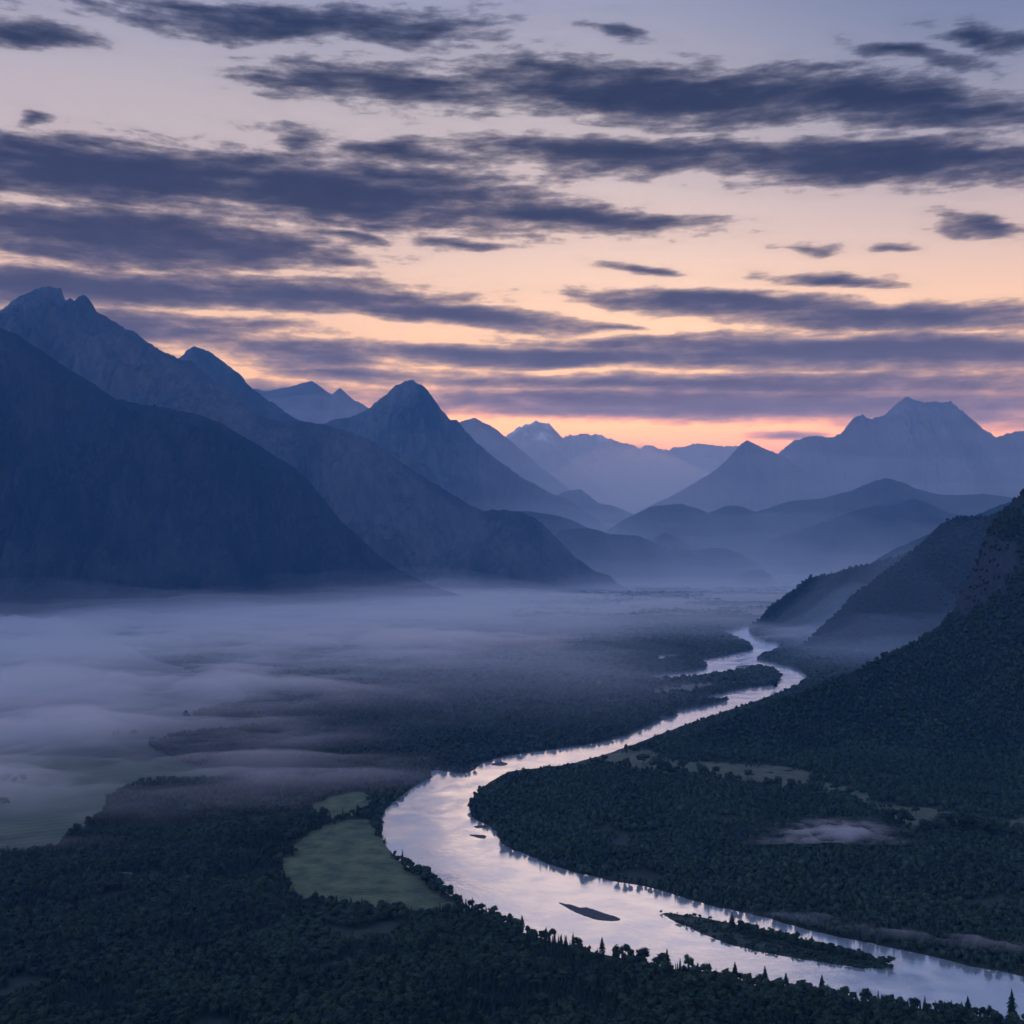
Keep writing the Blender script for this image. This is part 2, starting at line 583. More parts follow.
mountain([(-420, 330), (-200, 350), (-90, 335), (-30, 322), (0, 312), (12, 301), (20, 296), (35, 290), (44, 287.5), (51, 287), (61, 289), (63.5, 298), (66, 301), (70, 298), (74, 301), (78, 297), (84, 296), (92, 303),
          (96, 311), (117, 324), (137, 334), (156, 348), (172, 356), (183, 361), (191, 360), (197, 367), (215, 381), (234, 397), (254, 414), (273, 420), (297, 422), (312, 422), (336, 428), (356, 434),
          (378, 445), (400, 461), (418, 474), (440, 487), (466, 503), (484, 511), (506, 510), (523, 513), (541, 522), (558, 540), (576, 558), (594, 571), (610, 576)],
         [(-420, 11800), (0, 12000), (300, 12400), (610, 12900)], M_ROCK, 'big slate-blue mountain with two rocky knobs on its crest', slope=0.85, rough=1.5, lam=900, relief=0.26, seed=20, nx=1500, nv=330)
mountain([(725, 515), (756, 512), (790, 501), (820, 499), (850, 491), (872, 482), (887, 478), (902, 482), (917, 489), (940, 495), (962, 495), (985, 494), (1015, 498), (1080, 500), (1200, 490), (1300, 500)],
         16300, M_HILL, 'long hazy blue hill below the flat-topped massif', 'hill', 'hill', slope=0.5, rough=0.6, lam=1100, seed=21)
mountain([(600, 535), (625, 519), (640, 512), (650, 507), (660, 505.5), (681, 504), (696, 508), (707, 513), (718, 509), (726, 506), (734, 505.5), (741, 506), (756, 512), (767, 521), (785, 540), (800, 556)],
         16100, M_HILL, 'rounded double-humped blue hill below the horned peak', 'hill', 'hill', slope=0.55, rough=0.6, lam=1000, seed=22)
mountain([(630, 556), (648, 542), (664, 533), (672, 535), (681, 540), (695, 548), (710, 560)],
         15000, M_HILL, 'small pale hillock in the haze below the double-humped hill', 'hill', 'hill', slope=0.5, rough=0.5, lam=800, seed=23, nx=160)
mountain([(470, 520), (500, 512), (528, 511), (550, 514), (565, 518), (576, 522), (602, 536), (616, 542), (640, 556), (662, 568), (680, 574)],
         15100, M_HILL, 'dark blue wooded spur reaching behind the end of the slate-blue mountain', 'hill', 'hill', slope=0.6, rough=0.6, lam=900, seed=24)
mountain([(560, 530), (590, 528), (611, 534), (625, 535), (638, 536), (655, 543), (668, 549), (690, 551), (700, 549.5), (708, 549), (718, 548), (728, 549), (743, 555), (756, 562), (770, 572)],
         14500, M_HILL, 'low dark wavy ridge along the far valley floor', 'hill', 'hill', slope=0.45, rough=0.7, lam=800, seed=25)
mountain([(730, 556), (752, 545), (767, 540), (797, 531), (827, 521), (850, 512), (872, 506), (899, 504), (907, 500.5), (914, 499), (925, 502), (947, 512), (965, 516), (1000, 520), (1080, 528), (1200, 530)],
         15300, M_HILL, 'wooded blue hill with one small point rising above the right-hand slopes', 'hill', 'hill', slope=0.45, rough=0.6, lam=900, seed=26)
mountain([(736, 577), (744, 572), (752, 570), (762, 570), (769, 574), (774, 578)],
         13800, M_HILL, 'tiny dark wooded mound on the far plain', 'hill', 'hill', slope=0.4, rough=0.6, lam=500, seed=27, nx=120, nv=60)
mountain([(845, 577), (869, 564), (895, 549), (925, 536), (960, 522), (1000, 505), (1060, 490), (1150, 480)],
         11500, M_HILL, 'pale blue slope showing behind the dark wooded right bank spur', 'hill', 'hill', slope=0.55, rough=0.7, lam=700, seed=28)
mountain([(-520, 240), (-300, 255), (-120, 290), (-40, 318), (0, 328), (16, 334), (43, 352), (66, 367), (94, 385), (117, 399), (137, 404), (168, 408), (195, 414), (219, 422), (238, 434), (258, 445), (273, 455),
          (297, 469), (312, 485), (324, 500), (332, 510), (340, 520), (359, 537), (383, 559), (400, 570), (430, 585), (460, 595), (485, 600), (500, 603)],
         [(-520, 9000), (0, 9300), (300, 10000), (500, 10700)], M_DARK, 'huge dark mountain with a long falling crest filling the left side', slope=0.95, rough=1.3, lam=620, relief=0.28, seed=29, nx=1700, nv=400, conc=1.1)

K1 = Ridge([(738, 634), (749, 627), (760, 619), (769, 607), (790, 593), (809, 578), (822, 576), (835, 574), (850, 568), (872, 564), (899, 557), (914, 551), (950, 538), (1000, 530), (1080, 520)],
           7200, slope=0.62, rough=0.9, relief=0.10, lam=420, seed=30, nx=400)
K1.build('hill', M_SLOPE, 'low wooded spur beside the bright far bend of the river', 'hill')
K2 = Ridge([(780, 668), (801, 648), (820, 628), (835, 616), (854, 595), (872, 582), (902, 560), (925, 541), (936, 530), (947, 521), (962, 517.5), (975, 518), (992, 516), (1040, 500), (1120, 480), (1250, 470)],
           [(780, 5750), (950, 6100), (1250, 6300)], slope=0.72, rough=0.9, relief=0.11, lam=420, seed=31, nx=500)
K2.build('hill', M_SLOPE, 'steep wooded shoulder behind the nearest right-hand slope', 'hill')
K3 = Ridge([(560, 780), (600, 768), (640, 756), (700, 733), (749, 711), (801, 694), (827, 683), (850, 674), (880, 659), (910, 645), (940, 627), (957, 606), (962, 591), (970, 577), (981, 554), (985, 540), (992, 525),
            (1000, 515), (1015, 500), (1024, 491), (1050, 470), (1100, 440), (1200, 400), (1330, 370)],
           [(560, 3000), (640, 3070), (800, 3170), (1024, 3500), (1330, 3700)], slope=0.62, rough=1.2, relief=0.10, lam=260, seed=32, nx=800, nv=170, conc=1.35)
CLIFF = [(984, 540), (1006, 538), (1020, 552), (1012, 575), (998, 592), (982, 604), (966, 612), (948, 612), (958, 590), (970, 572), (978, 554)]
K3.build('mountain', M_SLOPE, 'nearest dark forested mountainside with a bare cliff at the right edge', bare=CLIFF)

# ------------------------------------------------------------------ valley floor, river, meadows
gx = np.concatenate([np.linspace(-45000, -6000, 14, endpoint=False), np.linspace(-6000, 6000, 90), np.linspace(6000, 45000, 15)[1:]])
gy = np.concatenate([np.linspace(-4000, 1000, 8, endpoint=False), np.linspace(1000, 9000, 90), np.linspace(9000, 46000, 30)[1:]])
X, Y_ = np.meshgrid(gx, gy)
V = np.stack([X, Y_, np.zeros_like(X)], -1).reshape(-1, 3)
tag(obj('ground', mesh_np('ground', V, grid_faces(len(gy), len(gx)), M_GROUND)), 'dark flat valley floor between the mountains', 'ground', None, 'structure')


def spline(pts, n=6, closed=True):
    P = np.array(pts, float)
    out = []
    N = len(P)
    for i in range(N if closed else N - 1):
        p0, p1, p2, p3 = [P[(i + k) % N] if closed else P[min(max(i + k, 0), N - 1)] for k in (-1, 0, 1, 2)]
        for s in np.linspace(0, 1, n, endpoint=False):
            out.append(0.5 * ((2 * p1) + (-p0 + p2) * s + (2 * p0 - 5 * p1 + 4 * p2 - p3) * s * s + (-p0 + 3 * p1 - 3 * p2 + p3) * s ** 3))
    return np.array(out)


def wobble(poly, amp, lam, seed):
    x, y = ground(poly[:, 0], poly[:, 1])
    d = np.hypot(x, y)
    dx = fbm(x / lam, y / lam, 3, seed) * amp
    dy = fbm(x / lam + 31, y / lam, 3, seed + 5) * amp * 1.6
    return np.stack([x + dx, y + dy], 1)


def sheet(name, poly_xy, z, mat, label, cat, kind='structure'):
    bm = bmesh.new()
    vs = [bm.verts.new((p[0], p[1], z)) for p in poly_xy]
    f = bm.faces.new(vs)
    f.normal_update()
    if f.normal.z < 0:
        f.normal_flip()
    bmesh.ops.triangulate(bm, faces=[f])
    me = bpy.data.meshes.new(name)
    bm.to_mesh(me)
    bm.free()
    me.materials.append(mat)
    return tag(obj(name, me), label, cat, None, kind)


RIVER_L = [(749, 627), (741, 629.5), (730, 632), (721, 632.5), (727, 634), (734, 637), (742, 640), (749, 643.5), (751.5, 647), (751, 651), (742, 652.5), (734, 654.5), (717, 658), (703, 660.5), (706, 666), (704, 670),
           (690, 672.5), (672, 674.5), (655, 677), (651, 679.5), (662, 679), (680, 677), (700, 676), (715, 673), (735, 670.5), (752, 667.5), (762, 666.5), (771, 668), (779, 672), (779.5, 678), (777, 684), (767, 686.5), (752, 688), (734, 691.5),
           (718, 695.5), (706, 698), (716, 699), (727, 697.5), (728, 700.5), (720, 703.5), (700, 708), (677, 712), (677, 716), (662, 721), (651, 725.5), (622, 737), (594, 744), (557, 749), (524, 753.5), (504, 757), (484, 763), (476, 768.5), (466, 773.5), (452, 772.5), (437, 770), (429, 772), (433, 777),
           (420, 783), (408, 791), (396, 800), (387, 808), (381, 818), (380, 826), (383, 839), (392, 853), (407, 866), (430, 879), (446, 892), (472, 909), (501, 922), (529, 935), (571, 946), (618, 958), (665, 967), (716, 978),
           (758, 985), (796, 991), (840, 998), (900, 1006), (969, 1016), (1024, 1026), (1150, 1052)]
RIVER_R = [(1150, 1012), (1024, 977), (984, 969), (944, 959), (873, 944), (802, 928), (749, 914), (696, 902), (660, 890), (641, 886), (594, 877), (557, 867), (530, 856), (505, 846), (497, 834), (490, 826), (476, 820), (471, 812), (472, 803),
           (477, 794), (486, 785), (502, 775), (513, 771), (540, 768), (568, 764), (606, 754), (645, 740), (682, 726), (720, 713), (753, 702), (775, 694), (792, 687), (808, 678), (797, 671), (785, 667), (770, 663), (757, 660), (762, 655), (772, 651), (781, 646),
           (768, 643), (756, 639), (751, 635), (750, 631)]
river_px = spline(RIVER_L + RIVER_R, 9)
river_xy = wobble(river_px, 6.0, 28, 3)
sheet('river', river_xy, 0.12, M_WATER, 'pale winding river catching the sky', 'river')
pond_px = spline([(657, 657.5), (668, 656), (680, 657), (678, 659), (667, 659.5), (660, 662), (658, 660)], 4)
sheet('pond', wobble(pond_px, 3, 40, 4), 0.12, M_WATER, 'thin far backwater left of the upper river', 'water')
pond2_px = spline([(119, 873), (126, 872), (133, 873), (129, 876), (126, 880), (123, 876)], 4)
sheet('pond', wobble(pond2_px, 1.5, 20, 5), 0.12, M_WATER, 'small pond glinting among the near-bank trees at left', 'water')

MEADOWS = [
    ([(283, 866), (289, 851), (302, 838), (320, 828), (345, 820), (366, 820), (378, 836), (396, 860), (424, 884), (446, 898), (466, 913), (430, 914), (380, 910), (330, 907), (296, 900), (284, 886)], M_MEADOW, 'green meadow left of the river bend', 'meadow'),
    ([(310, 810), (322, 800), (345, 794), (364, 793), (372, 803), (368, 813), (345, 817), (318, 818)], M_MEADOW, 'small dim meadow behind the green river-bend meadow', 'meadow'),
    ([(590, 759), (612, 753), (651, 751), (669, 763), (650, 772), (628, 770), (604, 764)], M_STRIP, 'tan clearing at the foot of the forested mountainside', 'meadow'),
    ([(660, 763), (690, 761), (740, 764), (802, 769), (811, 781), (782, 789), (755, 784), (725, 779), (690, 774)], M_STRIP, 'long tan pasture strip below the forested mountainside', 'meadow'),
    ([(806, 781), (835, 785), (860, 790), (878, 803), (900, 807), (937, 809), (968, 818), (950, 827), (915, 829), (888, 820), (866, 806), (840, 798)], M_STRIP, 'narrow winding pasture between tree rows at right', 'meadow'),
    ([(1000, 822), (1040, 818), (1100, 824), (1090, 840), (1020, 838)], M_STRIP, 'reddish-tan field corner at the right edge', 'meadow'),
    ([(655, 691), (690, 685), (722, 682), (745, 680), (738, 683), (712, 688), (684, 693), (660, 697)], M_STRIP, 'grey-green grassland on the tongue between the two far channels', 'meadow'),
]
for k, (pts, mat, lab, cat) in enumerate(MEADOWS):
    sheet('meadow', wobble(spline(pts, 7), 20, 45, 20 + k), 0.06, mat, lab, cat)

FIELD = [(-260, 880), (-80, 864), (14, 854), (59, 852), (66, 840), (89, 828), (105, 812), (108, 802), (131, 788), (150, 781), (190, 779), (230, 772), (180, 766), (120, 760), (60, 755), (-40, 758), (-300, 762)]
OPEN = [(-260, 880), (-80, 864), (14, 854), (59, 852), (66, 840), (89, 828), (105, 812), (108, 802), (131, 788), (150, 781), (220, 782), (300, 776), (380, 772), (330, 762), (240, 758), (199, 766), (176, 760), (150, 747),
        (169, 737), (240, 730), (260, 723), (194, 718), (211, 710), (250, 700), (210, 680), (150, 660), (60, 640), (-400, 640)]
sheet('field', wobble(spline(FIELD, 3), 15, 90, 40), 0.04, M_FIELD, 'pale flat fields lying under the mist at left', 'field')

# gravel bars and the long island: low mounds in the river
def mound(name, px_pts, hmax, mat, label, cat, seed, n=5, step=6.0):
    P = wobble(spline(px_pts, n * 2), 3.2, 14, seed)
    c = P.mean(0)
    rings = [P]
    Vv = [np.c_[P, np.full(len(P), -0.4)]]
    ks = [0.93, 0.84, 0.7, 0.5, 0.28]
    # shrink along the local width: pull each outline point toward the medial line
    half = len(P) // 2
    opp = P[::-1]
    med = np.array([P[np.argsort(np.hypot(*(P - p).T))[:]][0] for p in P])
    d = P[None] - P[:, None]
    for k in ks:
        Q = c + (P - c) * k
        z = hmax * (1 - k) ** 0.55 * (0.8 + 0.5 * fbm(Q[:, 0] / 14, Q[:, 1] / 14, 3, seed + 2))
        Vv.append(np.c_[Q, z])
    Vv.append(np.array([[c[0], c[1], hmax]]))
    N = len(P)
    fs = []
    for r in range(len(ks)):
        for i in range(N):
            j = (i + 1) % N
            fs += [(r * N + i, r * N + j, (r + 1) * N + j), (r * N + i, (r + 1) * N + j, (r + 1) * N + i)]
    b = len(ks) * N
    for i in range(N):
        fs.append((b + i, b + (i + 1) % N, b + N))
    o = obj(name, mesh_np(name, np.concatenate(Vv), np.array(fs), mat))
    return tag(o, label, cat, None, 'structure')


ISLAND = [(660, 912), (681, 914), (706, 918), (731, 923), (767, 930), (813, 942), (859, 954), (889, 963), (895, 969), (873, 970), (820, 963), (767, 954), (720, 942), (688, 928), (667, 919)]
mound('island_ground', ISLAND, 2.2, M_ISLAND, 'long narrow scrubby island in the lower river', 'island', 61)
mound('gravel_bar', [(557, 902.5), (566, 904), (578, 907), (586, 907), (598, 911), (620, 918), (622, 921), (612, 922), (594, 919.5), (576, 913)], 1.4, M_GRAVEL, 'dark boat-shaped gravel bar upstream of the long island', 'gravel bar', 62)
mound('gravel_bar', [(469, 835), (478, 834.5), (486, 836), (485, 839), (478, 838)], 1.6, M_GRAVEL, 'small dark shoal off the inside of the river bend', 'gravel bar', 63)
mound('gravel_bar', [(474, 826), (484, 825), (493, 826.5), (485, 828), (476, 828)], 1.0, M_GRAVEL, 'thin streak of shoal above the bend shoal', 'gravel bar', 64)
mound('gravel_bar', [(491, 764), (500, 761.5), (509, 764), (502, 766), (494, 765.5)], 1.5, M_GRAVEL, 'small oval shoal where the river narrows upstream', 'gravel bar', 65)
mound('gravel_bar', [(451, 772), (462, 769), (471, 770), (464, 773.5), (455, 774)], 1.2, M_GRAVEL, 'muddy bar on the outer bank above the bend', 'gravel bar', 66)
mound('gravel_bar', [(690, 704), (710, 700), (728, 698.5), (726, 701.5), (706, 705)], 2.0, M_ISLAND, 'thin overgrown spit in the far lower channel', 'gravel bar', 67)
mound('gravel_bar', [(735, 667), (745, 665), (752, 666), (744, 668)], 1.0, M_GRAVEL, 'faint sandbank in the far bright reach', 'gravel bar', 68)
# pale boulder on the outer bank
bm = bmesh.new()
bmesh.ops.create_icosphere(bm, subdivisions=3, radius=1.0)
for v in bm.verts:
    n_ = float(fbm(v.co.x * 1.3 + 4, v.co.y * 1.3 + v.co.z, 4, 77))
    v.co *= 1 + 0.35 * n_
    v.co.x *= 6.0
    v.co.y *= 5.0
    v.co.z *= 4.6
me = bpy.data.meshes.new('boulder')
bm.to_mesh(me)
bm.free()
me.materials.append(plain_mat('pale_stone', (0.35, 0.35, 0.36), (0.6, 0.6, 0.62), 2.0, bump=0.3))
bo = obj('boulder', me)
bx, by = ground(437, 768.5)
bo.location = (bx, by, 2.8)
tag(bo, 'pale round boulder on the outer river bank above the bend', 'boulder')

# ------------------------------------------------------------------ tree meshes
def ico(sub):
    bm = bmesh.new()
    bmesh.ops.create_icosphere(bm, subdivisions=sub, radius=1.0)
    V = np.array([v.co[:] for v in bm.verts])
    Fs = np.array([[v.index for v in f.verts] for f in bm.faces])
    bm.free()
    return V, Fs


def leaf_tris(C, N, size, rg):
    """one ragged triangle per clump centre C with facing N"""
    n = len(C)
    a = rg.normal(size=(n, 3))
    a -= N * (a * N).sum(1, keepdims=True) * 0.75
    a /= np.linalg.norm(a, axis=1, keepdims=True)
    b = np.cross(N, a)
    b /= np.linalg.norm(b, axis=1, keepdims=True) + 1e-9
    s = size * rg.uniform(0.6, 1.4, (n, 1))
    V = np.concatenate([C + a * s, C - a * s * 0.6 + b * s * 0.8, C - a * s * 0.5 - b * s * 0.8], 1).reshape(-1, 3)
    return V, np.arange(3 * n).reshape(-1, 3)


def broad_crown(seed, nleaf, core_sub, lobes=6):
    """crown of a leafy tree, total height 1, crown from .22 to 1"""
    rg = np.random.default_rng(seed)
    Vs, Fs, off = [], [], 0
    cen, rad = [np.array([0, 0, 0.58])], [0.27]
    for i in range(lobes):
        an = i * 2.4 + rg.uniform(-.5, .5)
        hh = rg.uniform(0.36, 0.82)
        rr = rg.uniform(0.13, 0.26) * (1.25 - hh * 0.6)
        cen.append(np.array([math.cos(an) * rr, math.sin(an) * rr, hh]))
        rad.append(rg.uniform(0.13, 0.21))
    cen, rad = np.array(cen), np.array(rad)
    if core_sub:
        v, f = ico(core_sub)
        for c, r in zip(cen, rad):
            k = r * 0.76 * (1 + 0.45 * fbm(v[:, 0] * 1.7 + c[0] * 9, v[:, 1] * 1.7 + v[:, 2] * 1.3 + seed, 2, seed))
            Vs.append(c + v * k[:, None] * [1, 1, 0.9])
            Fs.append(f + off)
            off += len(v)
    w = rad ** 2 / (rad ** 2).sum()
    idx = rg.choice(len(cen), nleaf, p=w)
    d = rg.normal(size=(nleaf, 3))
    d /= np.linalg.norm(d, axis=1, keepdims=True)
    d[:, 2] = np.where(d[:, 2] < -0.3, -d[:, 2], d[:, 2])
    C = cen[idx] + d * (rad[idx] * rg.uniform(0.75, 1.12, nleaf))[:, None]
    v, f = leaf_tris(C, d, 0.055 * math.sqrt(300 / max(nleaf, 60)) if nleaf > 60 else 0.12, rg)
    Vs.append(v)
    Fs.append(f + off)
    return np.concatenate(Vs), np.concatenate(Fs)


def conifer_crown(seed, tiers, per):
    rg = np.random.default_rng(seed)
    Vs, Fs, off = [], [], 0
    # inner cone
    n = 7
    an = np.arange(n) / n * 2 * math.pi
    base = np.c_[np.cos(an) * 0.11, np.sin(an) * 0.11, np.full(n, 0.12)]
    Vs.append(np.vstack([base, [[0, 0, 0.99]]]))
    Fs.append(np.array([(i, (i + 1) % n, n) for i in range(n)]))
    off = n + 1
    for t in range(tiers):
        u = t / max(1, tiers - 1)
        z = 0.10 + 0.84 * u
        r = (0.19 * (1 - u) ** 0.85 + 0.02) * rg.uniform(0.85, 1.15)
        for k in range(per):
            a = (k + rg.uniform(-.3, .3)) / per * 2 * math.pi + t
            rr = r * rg.uniform(0.7, 1.25)
            wd = 0.42
            zz = z + rg.uniform(-.015, .015)
            v = np.array([[0, 0, zz + 0.09 * (1 - u * .5)], [math.cos(a - wd) * rr * .75, math.sin(a - wd) * rr * .75, zz + .01],
                          [math.cos(a) * rr * 1.1, math.sin(a) * rr * 1.1, zz - .035], [math.cos(a + wd) * rr * .75, math.sin(a + wd) * rr * .75, zz + .01]])
            Vs.append(v)
            Fs.append(np.array([[0, 1, 2], [0, 2, 3]]) + off)
            off += 4
    return np.concatenate(Vs), np.concatenate(Fs)


def tube(p0, p1, r0, r1, n=6):
    p0, p1 = np.array(p0, float), np.array(p1, float)
    d = (p1 - p0) / np.linalg.norm(p1 - p0)
    a = np.cross(d, [0.3, 1, 0.2])
    a /= np.linalg.norm(a)
    b = np.cross(d, a)
    an = np.arange(n) / n * 2 * math.pi
    ring = np.cos(an)[:, None] * a + np.sin(an)[:, None] * b
    V = np.concatenate([p0 + ring * r0, p1 + ring * r1])
    Fs = []
    for i in range(n):
        j = (i + 1) % n
        Fs += [(i, j, n + j), (i, n + j, n + i)]
    return V, np.array(Fs)


def join(parts):
    off, Vs, Fs = 0, [], []
    for v, f in parts:
        Vs.append(v)
        Fs.append(f + off)
        off += len(v)
    return np.concatenate(Vs), np.concatenate(Fs)


def trunk_mesh(seed, conifer):
    rg = np.random.default_rng(seed)
    if conifer:
        return join([tube((0, 0, -0.03), (0, 0, 0.5), 0.018, 0.011), tube((0, 0, 0.5), (0, 0, 0.98), 0.011, 0.002)])
    ps = [tube((0, 0, -0.03), (0.01, 0, 0.3), 0.026, 0.018), tube((0.01, 0, 0.3), (0, 0.01, 0.75), 0.018, 0.006)]
    for k in range(5):
        a = k * 1.3 + rg.uniform(0, .5)
        h = rg.uniform(0.26, 0.5)
        ps.append(tube((0, 0, h), (math.cos(a) * .2, math.sin(a) * .2, h + rg.uniform(.15, .3)), 0.011, 0.003, 5))
    return join(ps)


HERO_B = [(mesh_np('broadleaf_crown', *broad_crown(100 + i, 420, 1, 6 + i % 3), M_LEAF_OWN, False), mesh_np('broadleaf_trunk', *trunk_mesh(200 + i, False), M_BARK)) for i in range(5)]
HERO_C = [(mesh_np('conifer_crown', *conifer_crown(120 + i, 15, 9), M_NEEDLE_OWN, False), mesh_np('conifer_trunk', *trunk_mesh(220 + i, True), M_BARK)) for i in range(3)]
PROTO = {}
N_TREES = 0


def tree(kind, i, loc, height, width, rot, label, group=None):
    """an individual tree: Empty > trunk, crown; repeats share mesh data"""
    global N_TREES
    N_TREES += 1
    key = (kind, i)
    name = kind + '_tree'
    if key not in PROTO:
        crown, trunk = (HERO_B if kind == 'broadleaf' else HERO_C)[i]
        r = bpy.data.objects.new(name, None)
        COL.objects.link(r)
        kids = [obj('trunk', trunk, r), obj('crown', crown, r)]
        PROTO[key] = (r, kids)
    else:
        src, ks = PROTO[key]
        r = src.copy()
        COL.objects.link(r)
        for c in ks:
            d = c.copy()
            COL.objects.link(d)
            d.parent = r
        if 'group' in r:
            del r['group']
    r.location = loc
    r.rotation_euler = (0, 0, rot)
    r.scale = (height * width, height * width, height)
    tag(r, label, 'tree', group)
    return r


# ------------------------------------------------------------------ individual trees
def bh(px, py_base, py_top):
    x, y = ground(px, py_base)
    return (float(x), float(y), 0.0), float(np.hypot(x, y)) * (py_base - py_top) / F * 1.03


def place(kind, px, pb, pt, label, group=None, width=1.0, i=None, z=0.0):
    loc, h = bh(px, pb, pt)
    loc = (loc[0], loc[1], z)
    return tree(kind, (random.randrange(5) if kind == 'broadleaf' else random.randrange(3)) if i is None else i, loc, h, width, random.uniform(0, 6.28), label, group)


place('conifer', 732, 929, 912, 'tall lone conifer standing on the scrubby river island', width=1.15, z=1.0)
for k in range(64):
    u = k / 63
    px = 742 + u * 148 + random.uniform(-3, 3)
    py = 932 + u * 33.5 + random.uniform(-1, 3.5)
    place('broadleaf', px, py, py - random.uniform(6, 12) * (1 - 0.2 * u), 'dark bushy tree on the lower half of the river island', 'trees on the river island', width=random.uniform(1.0, 1.5), z=0.8)
for px, py, h in [(757, 934, 11), (786, 940, 9), (797, 944, 13), (812, 948, 12)]:
    place('conifer', px, py, py - h, 'small pointed conifer among the bushes on the river island', 'conifers among the island bushes', width=1.2, z=0.8)
for px, pb, h, w in [(522, 925, 10, 1.4), (602, 950, 13, 1.3), (667, 964, 15, 1.25), (735, 975, 13, 1.4), (765, 981, 15, 1.2), (786, 985, 12, 1.5), (822, 990, 15, 1.3), (546, 936, 9, 1.4), (968, 1013, 16, 1.25)]:
    place('conifer', px, pb, pb - h, 'pointed conifer poking above the near-bank treeline against the river', 'conifers on the near bank', width=w)
place('conifer', 1012, 1022, 992, 'tallest dark conifer of the near bank, by the lower right corner', width=1.0)
for px, pb, h, w in [(553, 939, 15, 1.1), (626, 958, 20, 1.15), (643, 962, 20, 1.35), (689, 971, 21, 1.0), (706, 976, 18, 1.2), (726, 979, 14, 1.1), (748, 983, 14, 1.2), (482, 912, 13, 1.1), (450, 893, 12, 1.2),
                     (432, 880, 11, 1.2), (410, 868, 11, 1.2), (845, 997, 15, 1.2), (866, 1001, 17, 1.1), (890, 1006, 15, 1.2), (915, 1010, 17, 1.1), (943, 1013, 15, 1.2), (990, 1020, 17, 1.1), (508, 924, 12, 1.2), (578, 947, 14, 1.2)]:
    place('broadleaf', px, pb, pb - h * 0.76, 'round leafy tree rising out of the near-bank treeline against the river', 'leafy trees on the near bank edge', width=w)
for px, pb, h in [(114, 736, 6), (118, 735, 7)]:
    place('conifer', px, pb, pb - h, 'one of two small dark conifers standing close together in the mist', 'pair of conifers in the mist', width=1.4)
place('broadleaf', 134, 736, 729, 'lone round tree beside the two conifers in the mist', width=1.5)
place('broadleaf', 186, 720, 711, 'round dark tree at the tip of the wooded point in the mist', width=1.3)
for px, pb, h in [(3, 784, 8), (7, 784, 10), (14, 784, 7), (23, 783, 9), (0, 806, 10), (6, 806, 8)]:
    place('broadleaf', px, pb, pb - h, 'small leafy tree half lost in the mist over the left fields', 'trees in the misty left fields', width=1.2)
for px, pb, h in [(76, 838, 15), (70, 840, 12), (88, 830, 14), (93, 829, 11), (108, 806, 12), (114, 803, 11)]:
    place('broadleaf', px, pb, pb - h, 'tall tree at the ragged forest corner beside the misty field', 'trees at the forest corner by the field', width=0.75)
for px, pb, h in [(683, 772, 14), (702, 776, 13), (716, 775, 10), (730, 783, 9), (748, 779, 10), (768, 788, 11), (778, 790, 14), (792, 790, 12), (643, 765, 13), (657, 771, 17), (668, 776, 15), (626, 768, 11), (604, 764, 10),
                  (836, 793, 12), (850, 797, 11), (872, 812, 12), (884, 826, 12), (892, 823, 16), (905, 826, 18), (925, 835, 16), (938, 833, 18), (948, 830, 17), (966, 832, 19), (985, 836, 17), (1005, 838, 18), (1018, 842, 19), (916, 815, 9), (955, 822, 10)]:
    place('broadleaf', px, pb, pb - h, 'rounded dark tree standing by the tan pastures below the mountainside', 'trees around the pastures', width=random.uniform(1.1, 1.5))
place('broadleaf', 774, 690, 680, 'single small tree at the edge of the far lower channel', width=1.1)

# ------------------------------------------------------------------ forests
EXCL = [river_px, pond_px, pond2_px] + [spline(m[0], 4) for m in MEADOWS]
field_px = spline(OPEN, 3)
island_px = spline(ISLAND, 3)


def jitter_grid(y0, y1, step, margin=0.53):
    ys = np.arange(y0, y1, step)
    out = []
    for y in ys:
        w = y * margin
        n = int(2 * w / step)
        xs = (np.arange(n) + 0.5) / n * 2 * w - w
        out.append(np.c_[xs + rng.uniform(-.48, .48, n) * step, y + rng.uniform(-.48, .48, n) * step])
    return np.concatenate(out)


def keep_forest(P):
    px, py = to_px(P[:, 0], P[:, 1], 0.0)
    bad = np.zeros(len(P), bool)
    tx, ty = to_px(P[:, 0], P[:, 1], 10.0)
    bad |= inside(river_px, tx, ty + 0.5) & (py < 790)      # banks kept clear so the water shows
    qx = px + fbm(P[:, 0] / 35, P[:, 1] / 35, 4, 81) * 18
    qy = py + fbm(P[:, 0] / 35, P[:, 1] / 35, 4, 82) * 9
    for e in EXCL[:3]:
        bad |= inside(e, px, py)
    for e in EXCL[3:]:
        bad |= inside(e, qx, qy)
    fi = inside(field_px, px, py)
    bad |= fi
    bad |= inside(island_px, px, py)
    # nothing on the steep hills here: they get their own woods
    for K in (K1, K2, K3):
        on = (P[:, 0] > K.xs[0]) & (P[:, 0] < K.xs[-1]) & (K.z_at(P[:, 0], P[:, 1]) > 0.0)
        bad |= on
    # small natural openings
    gap = fbm(P[:, 0] / 130, P[:, 1] / 130, 4, 91)
    bad |= gap > 0.34
    return P[~bad]


